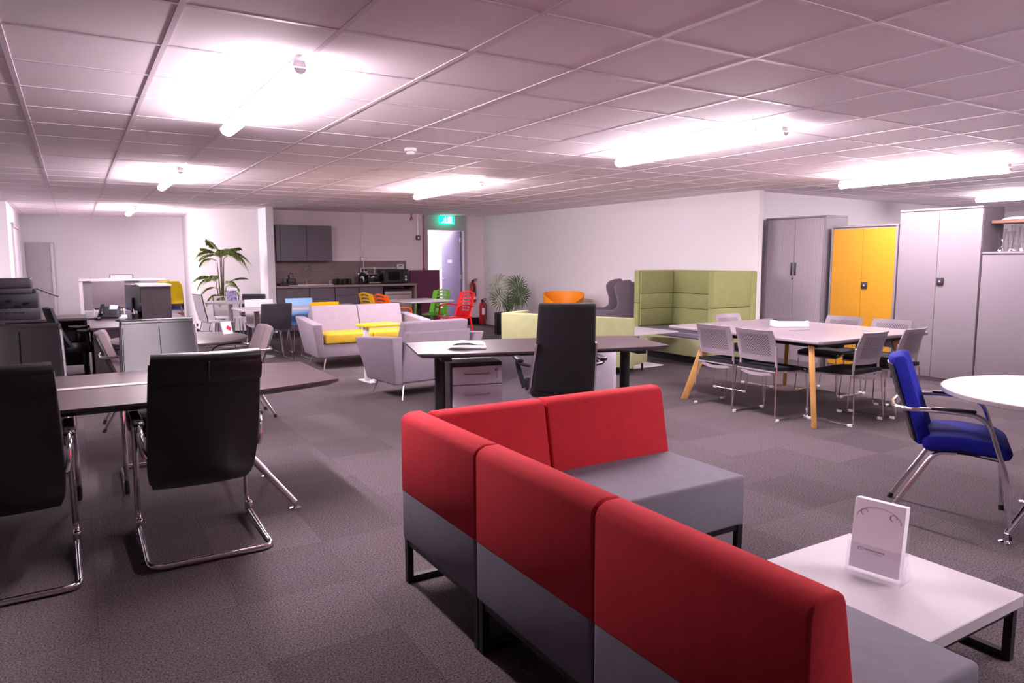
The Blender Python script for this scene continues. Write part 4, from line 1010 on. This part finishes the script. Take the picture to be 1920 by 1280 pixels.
t = thing('white_socket', 'white surface socket above the microwave', 'socket', (5.78, 13.93, 1.28))
G().lo(-.075, .075, 0, .045, -.055, .055, .006, 2).build('box', M['white_pl'], t); G().lo(-.04, .04, -.004, .0, .012, .03).build('display', M['ink_dark'], t)
tag(G().cyl((6.31, 13.955, 1.245), (6.31, 13.955, CEIL-.005), .012, seg=10).build('red_conduit', M['red_pipe']), 'red conduit pipe running down the wall beside the door', 'conduit')
t = thing('alarm_base', 'red junction cone at the foot of the red conduit', 'alarm', (6.31, 13.95, 1.222))
G().lathe([(0, -.010), (.035, -.010), (.03, .0), (.013, .022), (0, .022)], seg=16).build('cone', M['red_pipe'], t)
tag(G().cyl((6.20, 13.98, 1.93), (6.20, 13.98, CEIL-.005), .008, seg=8).build('switch_conduit', M['steel']), 'thin conduit above the small wall switch', 'conduit')
t = thing('wall_switch', 'small square grey wall switch left of the red conduit', 'switch', (6.20, 13.95, 1.88))
G().lo(-.045, .045, 0, .045, -.045, .045, .005, 1).build('box', M['dark_grey_pl'], t); G().lo(-.022, .022, -.005, 0, -.022, .022, .003, 1).build('rocker', M['white_pl'], t)
t = thing('hanging_cable', 'dark red looped cable hanging from the ceiling above the microwave', 'cable', (5.96, 13.75, CEIL-.006))
G().tube([(0, 0, 0), (0, 0, -.06), (-.02, 0, -.10), (-.015, 0, -.13)], .012, 8).tube([(0, 0, -.06), (.025, 0, -.11)], .012, 8).build('flex', M['red_pipe'], t)
g = G(); g.tube([(.045+.028*math.cos(a), 0, -.165+.028*math.sin(a)) for a in [2*PI*k/20 for k in range(20)]], .004, 6, True).build('ring', M['white_pl'], t)

# ------------------------------------------------------------------ fire extinguishers
def extinguisher(label, loc, h, hung, white):
    t = thing('fire_extinguisher', label, 'fire extinguisher', loc, 0, 'fire extinguishers by the door'); r = .068
    G().lathe([(0, 0), (r*.9, 0), (r, .02), (r, h*.72), (r*.85, h*.80), (r*.35, h*.86), (r*.3, h*.88), (0, h*.88)], seg=24).build('cylinder', M['ext_red'], t)
    G().box((0, 0, h*.91), (.05, .04, .05), .006, 2).tube([(-.02, 0, h*.94), (.05, -.01, h*1.0), (.10, -.02, h*.985)], .008, 8).tube([(.0, 0, h*.92), (.09, -.02, h*.93)], .008, 8).build('valve', M['black_pl'], t)
    if hung:
        G().tube(fillet([(-.02, -.02, h*.92), (-.075, -.05, h*.85), (-.03, -.085, h*.70), (-.01, -.09, h*.30)], .04), [.010]*(2+2*6)*1 if False else .011, 8).build('hose', M['black_pl'], t)
        G().tube([(-.005, -.092, h*.68), (0, -.10, h*.28)], [.014, .028], 12).build('horn', M['black_pl'], t)
        G().lathe([(r+.001, h*.12), (r+.002, h*.12), (r+.002, h*.24), (r+.001, h*.24), (r+.001, h*.12)], seg=24).build('label', M['paper'], t, 'white paper label')
        G().lo(-.03, .03, .06, .085, h*.5, h*.8).build('wall_bracket', M['black_met'], t)
    else:
        G().tube(fillet([(.03, 0, h*.90), (.085, -.02, h*.80), (.085, -.02, h*.20)], .05), .009, 8).build('hose', M['black_pl'], t)
        G().box((-.01, -r-.001, h*.52), (.06, .008, h*.24), .002, 1).build('label', M['paper'], t, 'white instruction label')
        G().lathe([(0, 0), (r*1.06, 0), (r*1.04, .02), (r*1.02, .03), (0, .03)], seg=24).build('foot_ring', M['black_pl'], t)
    return t
extinguisher('slim red fire extinguisher with a black horn hung on the wall by the door', (7.46, KY-.085, .50), .50, True, False)
extinguisher('red fire extinguisher with a white label standing on the floor by the door', (7.58, 13.72, 0), .58, False, True)

# ------------------------------------------------------------------ plants
def frond(base, direc, length, droop, width, n=15, rise=.6):
    # one pinnate palm frond: rachis tube + leaflets
    g = G(); p = Vector(base); d = Vector(direc).normalized(); pts = []
    h = Vector((d.x, d.y, 0)); h = h.normalized() if h.length > 1e-3 else Vector((1, 0, 0))
    for k in range(n+1):
        s = k/n; pts.append(p+h*length*(s*.9)*(1-.15*s)+Vector((0, 0, rise*length*s-droop*length*s*s)))
    g.tube(pts, [.006*(1-.8*k/n)+.001 for k in range(n+1)], 5)
    side = h.cross(Vector((0, 0, 1)))
    for k in range(3, n+1):
        for q in (-1, 1):
            for jj in (0,):
                if k+jj > n: continue
                b = pts[k].lerp(pts[min(k+1, n)], jj); tdir = (pts[min(k+1, n)]-pts[k-1]).normalized()
                L_ = width*math.sin(PI*min(.97, (k+jj)/n*.85+.12))*random.uniform(.85, 1.1)
                dr = (side*q*.85+tdir*.75+Vector((0, 0, -.12))).normalized(); mid = b+dr*L_*.55+Vector((0, 0, .012)); tip = b+dr*L_+Vector((0, 0, -L_*.38))
                wv = dr.cross(Vector((0, 0, 1))).normalized()*.0046
                a = [g.b.verts.new(x) for x in (b-wv*.4, b+wv*.4, mid+wv, tip, mid-wv)]
                b_ = [g.b.verts.new(x.co+Vector((0, 0, .0012))) for x in a]
                g.b.faces.new(a); g.b.faces.new(b_[::-1])
                for i in range(5): g.b.faces.new((a[i], a[(i+1) % 5], b_[(i+1) % 5], b_[i]))
    return g
t = thing('palm_plant', 'tall feathery palm in a pale planter beside the round cafe table', 'plant', (2.22, 13.55, 0))
G().lo(-.16, .16, -.16, .16, 0, .34, .008, 2).build('planter', M['white'], t)
G().lo(-.145, .145, -.145, .145, .33, .345).build('soil', M['soil'], t)
g = G()
st = [(0, 0, 1.48), (-.05, .02, 1.38), (.06, -.01, 1.45), (-.09, 0, 1.05), (.08, .03, .95), (.02, -.05, 1.55)]
for (x, y, z) in st: g.tube([(x*.2, y*.2, .33), (x*.5, y*.5, .33+(z-.33)*.5), (x, y, z)], [.018, .012, .006], 7)
g.build('stems', M['trunk'], t)
G().tube([(-.01, 0, .33), (.0, 0, .55), (-.02, 0, .80)], [.035, .032, .02], 10).build('trunk', M['trunk'], t)
spec = [((0, 0, 1.48), (1, .3), .50, .72, .17, .55), ((0, 0, 1.48), (-1, .1), .42, .60, .16, .45), ((.06, 0, 1.45), (.7, -.7), .50, .85, .17, .6), ((-.05, 0, 1.40), (-.8, -.5), .42, .75, .16, .55),
        ((.02, 0, 1.55), (.2, 1), .40, .7, .16, .6), ((.02, -.05, 1.52), (-.2, -1), .45, .7, .16, .6), ((.02, 0, 1.5), (.9, .1), .55, 1.0, .17, .5), ((0, 0, 1.50), (-.4, .2), .38, .30, .15, .6), ((.05, 0, 1.5), (.5, .2), .40, .45, .16, .75),
        ((-.09, 0, 1.05), (-1, -.3), .40, .9, .15, .55), ((-.09, 0, 1.05), (-.6, .6), .35, .6, .15, .7), ((-.05, 0, 1.10), (-.5, -.8), .35, .7, .15, .6), ((.08, 0, 1.0), (1, 0), .45, .5, .10, .65), ((.08, .03, .95), (.8, .6), .38, .8, .12, .5), ((.0, 0, .85), (.6, -.7), .28, .8, .12, .5), ((-.02, 0, .80), (-.9, -.4), .34, 1.0, .13, .45), ((0, 0, .78), (-.3, -.9), .30, 1.0, .13, .5)]
spec += [((0, 0, 1.52), (.6, .5), .52, .9, .16, .7), ((.03, 0, 1.5), (.3, -.9), .5, .7, .16, .75), ((-.02, 0, 1.5), (-.9, .5), .5, .8, .16, .65), ((.0, 0, 1.54), (-.2, .3), .36, .3, .14, .9), ((0, 0, 1.50), (1, -.1), .60, .8, .16, .55),
         ((-.09, 0, 1.08), (-1, .2), .45, .7, .14, .6), ((.05, 0, 1.0), (.4, -.9), .35, .7, .12, .6), ((-.03, 0, .9), (-.8, .2), .4, .9, .13, .6), ((.03, 0, .86), (.9, .2), .34, .8, .12, .55)]
for b, d, L_, dr, wd, ri in spec: frond(b, (d[0], d[1], 0), L_*1.12, dr, wd*.95, 13, ri).build('frond', M['leaf'], t)
tb = frond((-.05, 0, 1.50), (-1, .0, 0), .62, .50, .03, 12, .42).build('frond', M['leaf'], t)

t = thing('fan_palm', 'fan palm with round spiky leaves in a black planter by the wall', 'plant', (7.05, 11.75, 0))
G().lo(-.19, .19, -.19, .19, 0, .42, .006, 2).build('planter', M['black_pl'], t)
G().lo(-.175, .175, -.175, .175, .405, .424).build('soil', M['soil'], t)
R2 = Vector((math.cos(yaw), -math.sin(yaw), 0)); B2 = Vector((-math.sin(yaw), -math.cos(yaw), 0))
def fan(c, nrm, rad, m, n=30, spread=330):
    g = G(); nrm = Vector(nrm).normalized(); c = Vector(c)
    ux = nrm.cross(Vector((0, 0, 1))).normalized(); uy = ux.cross(nrm).normalized()*-1
    if uy.z > 0: uy = -uy
    st = uy  # stem side (down)
    for k in range(n):
        a = math.radians(-spread/2+spread*k/(n-1)+random.uniform(-2, 2)); d = (-st*math.cos(a)+ux*math.sin(a)); L_ = rad*random.uniform(.95, 1.2)
        w = nrm.cross(d)*rad*.036; m1 = c+d*L_*.5-nrm*.0+nrm*.02; tip = c+d*L_-nrm*rad*.22*random.uniform(.5, 1.2)+Vector((0, 0, -rad*.12))
        A = [g.b.verts.new(x) for x in (c, m1-w, c+d*L_*.75-w*.8-nrm*.01, tip, c+d*L_*.75+w*.8-nrm*.01, m1+w)]
        Bv = [g.b.verts.new(x.co+nrm*.0015) for x in A]
        g.b.faces.new(A); g.b.faces.new(Bv[::-1])
        for i in range(6): g.b.faces.new((A[i], A[(i+1) % 6], Bv[(i+1) % 6], Bv[i]))
    return g
def fp(x, z, y=0): return R2*x+B2*y+Vector((0, 0, z))
stems = []
for (x, z, y, nx, nz, rad, m, n) in ((-.20, 1.00, .10, -.5, .5, .22, 'leaf_pale', 22), (-.22, .83, .15, -.7, .2, .27, 'leaf_pale', 22), (.19, .92, .12, .5, .3, .26, 'leaf_dark', 24), (.24, .74, .14, .6, -.1, .27, 'leaf_dark', 24),
                                   (-.12, .66, .20, -.2, -.2, .25, 'leaf_dark', 22), (.12, .60, .16, .3, -.3, .20, 'leaf_dark', 28), (.02, .97, -.05, .1, .5, .18, 'leaf_pale', 26), (0, .78, .05, .1, .3, .16, 'leaf_pale', 24)):
    c = fp(x, z, y); fan(c, tuple(B2+R2*nx+Vector((0, 0, nz))), rad, M[m], n).build('fan_leaf', M[m], t)
    G().tube([fp(x*.05, .42), fp(x*.35, .42+(z-.42)*.55), c], [.010, .007, .004], 6).build('stalk', M['trunk'], t)

# ------------------------------------------------------------------ dark corner desk, tower, printer
t = thing('corner_desk', 'dark wood desk with a panel end, carrying the phone and cubby box', 'desk', (.62, 9.32, 0))
G().lo(-.51, .50, -.94, .94, .71, .74, .003, 1).build('desktop', M['dark_lam'], t)
for q in (-1, 1): G().lo(-.49, .48, *sorted((q*.93, q*.905)), 0, .709, .002, 1).build('end_panel', M['dark_lam'], t)
G().lo(.44, .46, -.90, .90, .25, .709).build('modesty_panel', M['dark_lam'], t)
t = thing('return_desk', 'dark return desk running to the side under the printer', 'desk', (-.66, 10.28, 0))
G().lo(-.85, .765, -.34, .36, .71, .74, .003, 1).build('desktop', M['dark_lam'], t)
G().lo(-.83, .75, .30, .32, .1, .709).lo(-.84, -.815, -.32, .34, 0, .709).lo(.735, .76, -.32, .34, 0, .709).build('panels', M['dark_lam'], t)
t = thing('cubby_box', 'open dark wood cubby box with a pale top on the corner desk', 'shelf box', (.76, 9.07, .741))
G().lo(-.15, .145, -.31, -.29, 0, .395).lo(-.15, .145, .29, .31, 0, .395).lo(.125, .145, -.29, .29, 0, .395).lo(-.15, .125, -.29, .29, 0, .02).lo(-.15, .125, -.29, .29, .19, .205).build('carcass', M['dark_lam'], t)
G().lo(-.165, .155, -.325, .325, .395, .415, .002, 1).build('top_panel', M['white'], t, 'pale laminate top')
t = thing('monitor', 'black computer monitor beside the cubby box on the corner desk', 'monitor', (.575, 9.36, .741), -74)
G().lo(-.24, .24, -.012, .012, .10, .40, .004, 1).build('screen_panel', M['black_pl'], t); G().lo(-.23, .23, .012, .014, .115, .39).build('screen', M['screen_off'], t)
G().lo(-.02, .02, -.03, -.012, .01, .25).lo(-.11, .11, -.10, .06, 0, .012, .003, 1).build('stand', M['black_pl'], t)
t = thing('desk_phone', 'black desk phone with a lit blue display', 'phone', (.33, 9.70, .741), -12)
G().hexa([(-.11, -.09, 0), (.11, -.09, 0), (.11, .09, 0), (-.11, .09, 0), (-.11, -.09, .03), (.11, -.09, .03), (.11, .07, .14), (-.11, .07, .14)], .006, 2).build('body', M['black_pl'], t)
Rf = rx_(35)
G().box((-.075, -.012, .105), (.045, .19, .03), .012, 3, rot=Rf).build('handset', M['black_gl'], t)
G().box((.045, .030, .127), (.085, .07, .004), rot=Rf).build('display', M['screen_on'], t, 'lit blue display')
g = G()
for i in range(4):
    for j in range(4): g.box((.015+i*.02, -.075+j*.02, .048+j*.0137), (.014, .013, .006), .002, 1, rot=Rf)
g.build('keypad', M['dark_grey_pl'], t)
G().tube([(-.08, -.09, .02), (-.12, -.13, .01), (-.16, -.10, .008), (-.20, -.12, .008), (-.14, -.15, .008)], .006, 6).build('coiled_cord', M['black_pl'], t)
t = thing('computer_mouse', 'small black mouse lying near the phone', 'mouse', (.20, 9.45, .741), 20); G().box((0, 0, .018), (.055, .10, .034), .016, 3).build('body', M['black_pl'], t)
t = thing('keyboard', 'black keyboard in front of the cubby box', 'keyboard', (.50, 9.02, .741), -72)
G().lo(-.21, .21, -.07, .07, 0, .018, .004, 1).build('tray', M['black_pl'], t)
g = G()
for i in range(14):
    for j in range(4): g.lo(-.195+i*.028, -.195+i*.028+.022, -.055+j*.028, -.055+j*.028+.022, .018, .024)
kk = g.build('keys', M['dark_grey_pl'], t)
t = thing('paper_sheets', 'loose white papers on the desk beside the phone', 'papers', (.52, 9.62, .741), 25)
g = G()
for k in range(3): g.box((.01*k, 0, .002+.003*k), (.21, .29, .0025), rot=rz_(k*9-6))
g.build('sheets', M['paper'], t)
t = thing('pen_pot', 'black pot with pens beside the cubby box', 'pot', (.55, 8.83, .741)); G().lathe([(0, 0), (.035, 0), (.038, .10), (.034, .10), (.032, .004), (0, .004)], seg=18).build('cup', M['black_pl'], t)
for k in range(4): G().tube([(.01*math.cos(k*2), .01*math.sin(k*2), .01), (.03*math.cos(k*2), .03*math.sin(k*2), .15)], .004, 6).build('pen', M[['screen_off', 'green_pl', 'white_pl', 'black_pl'][k]], t)
t = thing('adhesive_roll', 'white cup beside the keyboard under the monitor edge', 'cup', (.52, 9.20, .741)); G().lathe([(0, 0), (.03, 0), (.038, .09), (.034, .09), (.027, .004), (0, .004)], seg=18).build('cup', M['white_pl'], t)
t.name = 'cup'

# printer on floor cabinet
t = thing('office_printer', 'large dark multifunction printer with an angled output tray', 'printer', (-.66, 10.24, .741))
G().lo(-.40, .30, -.22, .26, 0, .13, .008, 2).build('paper_drawer', M['dark_grey_pl'], t)
g = G()
for k in range(6): g.lo(-.25+k*.07, -.20+k*.07, -.2235, -.22, .075, .09)
g.build('vent_slots', M['black_pl'], t)
G().lo(-.38, .28, -.20, .26, .132, .30, .01, 2).build('engine', M['black_pl'], t)
g = G()
for k in range(5): g.box((-.15+k*.08, -.21, .16+.03*(k % 3)), (.06, .03, .022), .008)
g.build('latches', M['black_gl'], t)
G().lo(-.40, .235, -.21, .22, .30, .36, .008, 2).build('scanner_bed', M['dark_grey_pl'], t)
G().lo(-.40, .23, -.20, .22, .362, .475, .018, 3).build('scanner_lid', M['dark_grey_pl'], t)
G().box((.38, -.02, .30), (.24, .24, .012), .004, 1, rot=ry_(25)).build('output_tray', M['black_pl'], t)
G().box((.25, -.15, .33), (.04, .05, .05), .008).build('hinge', M['black_pl'], t)
t = thing('filing_pedestal', 'dark grey floor cabinet under the printer', 'cabinet', (-.98, 9.72, 0))
G().lo(-.30, .28, -.12, .20, .0, .73, .004, 1).build('case', M['dark_grey_pl'], t)
for z in (.08, .30, .52): G().lo(-.285, .265, -.135, -.121, z, z+.20, .003, 1).build('drawer', M['dark_grey_pl'], t)
t = thing('display_board', 'narrow pale teal display board at the picture edge beside the printer', 'board', (-1.02, 9.38, 0))
G().lo(-.20, .20, -.01, .01, .02, 1.02, .003, 1).build('panel', M['teal'], t)
G().box((.20, -.05, 1.08), (.03, .22, .012), .003, 1, rot=rx_(40)).build('ledge', M['paper'], t, 'white sloping ledge')
G().lo(-.22, .22, -.14, .14, 0, .02, .003, 1).build('foot', M['silver'], t)

# black task chairs
def task_chair(label, loc, rz):
    t = thing('task_chair', label, 'chair', (*loc, 0), rz)
    def bf(u, v): return ((u-.5)*(.44-.08*v**3), -.20-.16*v-.02*math.sin(PI*v)+.05*(abs(u-.5)*2)**2, .50+.42*v)
    G().sheet(bf, 12, 12, .03).build('backrest', M['black_mesh'], t)
    G().box((0, .02, .47), (.48, .46, .07), .03, 3).build('seat', M['black_fab'], t)
    for s in (-1, 1):
        G().tube(fillet([(s*.22, 0, .45), (s*.30, 0, .47), (s*.30, -.02, .66)], .03), .016, 8).build('arm_post', M['black_pl'], t)
        G().box((s*.30, .02, .675), (.07, .26, .028), .012, 3).build('arm_pad', M['black_gl'], t)
    G().tube(fillet([(0, -.10, .44), (0, -.26, .46), (0, -.30, .62)], .06), .02, 8, flat=1.8).build('back_stem', M['black_pl'], t)
    G().cyl((0, 0, .08), (0, 0, .44), .026).build('gas_lift', M['black_pl'], t)
    for k in range(5):
        a = math.radians(72*k); x, y = math.cos(a), math.sin(a)
        l = G().tube([(x*.03, y*.03, .10), (x*.28, y*.28, .065)], [.024, .015], 8).build('star_leg', M['black_pl'], t)
        G().cyl((x*.28-y*.022, y*.28+x*.022, .027), (x*.28+y*.022, y*.28-x*.022, .027), .027, seg=14).build('castor', M['black_gl'], l)
    return t
task_chair('black task chair with a leaning back pulled up to the corner desk', (.06, 9.15), -82)

# reception area behind
t = thing('white_counter', 'white counter with a framed panel front by the far wall', 'counter', (.83, 16.3, 0))
G().lo(-.76, .76, -.15, .35, 1.02, 1.06, .003, 1).build('counter_top', M['white'], t)
for q in (-1, 1): G().lo(*sorted((q*.76, q*.70)), -.13, .33, 0, 1.02).build('side_panel', M['white'], t)
G().lo(-.70, .70, -.10, -.08, .45, 1.02).build('front_panel', M['cab'], t)
G().lo(-.70, .70, -.10, .30, .43, .45).build('shelf', M['white'], t)
cg = shell_chair('reception_chair', 'grey shell chair standing before the white counter', (.52, 15.3), 0, M['grey_pl'], 'grey shell chairs by the counter', None, .84)
cg.scale = (1.25, 1.25, 1.25)
dup(cg, (1.30, 15.5, 0), 0, 'grey shell chair whose top shows above the cubby box')
shell_chair('reception_chair', 'white shell chair with a dark rim showing over the counter', (.85, 16.95), 180, M['white_pl'], None, M['edge_dark'], 1.12)
# stacked plastic chairs
cols = [('orange_pl', 'orange stacking chair at the bottom of the coloured stack'), ('white_pl', 'white stacking chair second from the bottom of the coloured stack'), ('indigo_pl', 'indigo stacking chair in the middle of the coloured stack'), ('violet_pl', 'dark violet stacking chair under the yellow one'), ('yel_pl', 'yellow stacking chair on top of the coloured stack')]
for k, (mn, lab) in enumerate(cols):
    z = .055*k; t = thing('stacking_chair', lab, 'chair', (1.46-.006*k, 14.3-.035*k, z), -6, 'stack of coloured chairs by the far wall')
    def f(u, v):
        w = .44-.06*max(0, v-.75)*4*.5; x = (u-.5)*w
        if v < .45: kk = v/.45; y = .22-.40*kk; zz = .44-.02*math.sin(PI*kk)
        else: kk = (v-.45)/.55; y = -.18-.10*kk**1.3; zz = .44+.40*kk
        return (x*(1-.25*max(0, v-.9)*10*(abs(u-.5)*2)**2), y+.04*(abs(u-.5)*2)**2*(1 if v > .45 else 0), zz)
    G().sheet(f, 10, 20, .012).build('shell', M[mn], t)
    for s in (-1, 1):
        G().tube([(s*.17, .15, .43), (s*.24, .22, -z if k == 0 else -.0+.06)], .009, 8).build('leg', M['chrome'], t) if k else G().tube([(s*.17, .15, .43), (s*.25, .24, 0)], .009, 8).build('leg', M['chrome'], t)
        G().tube([(s*.17, -.14, .43), (s*.25, -.24, .06 if k else 0)], .009, 8).build('leg', M['chrome'], t)
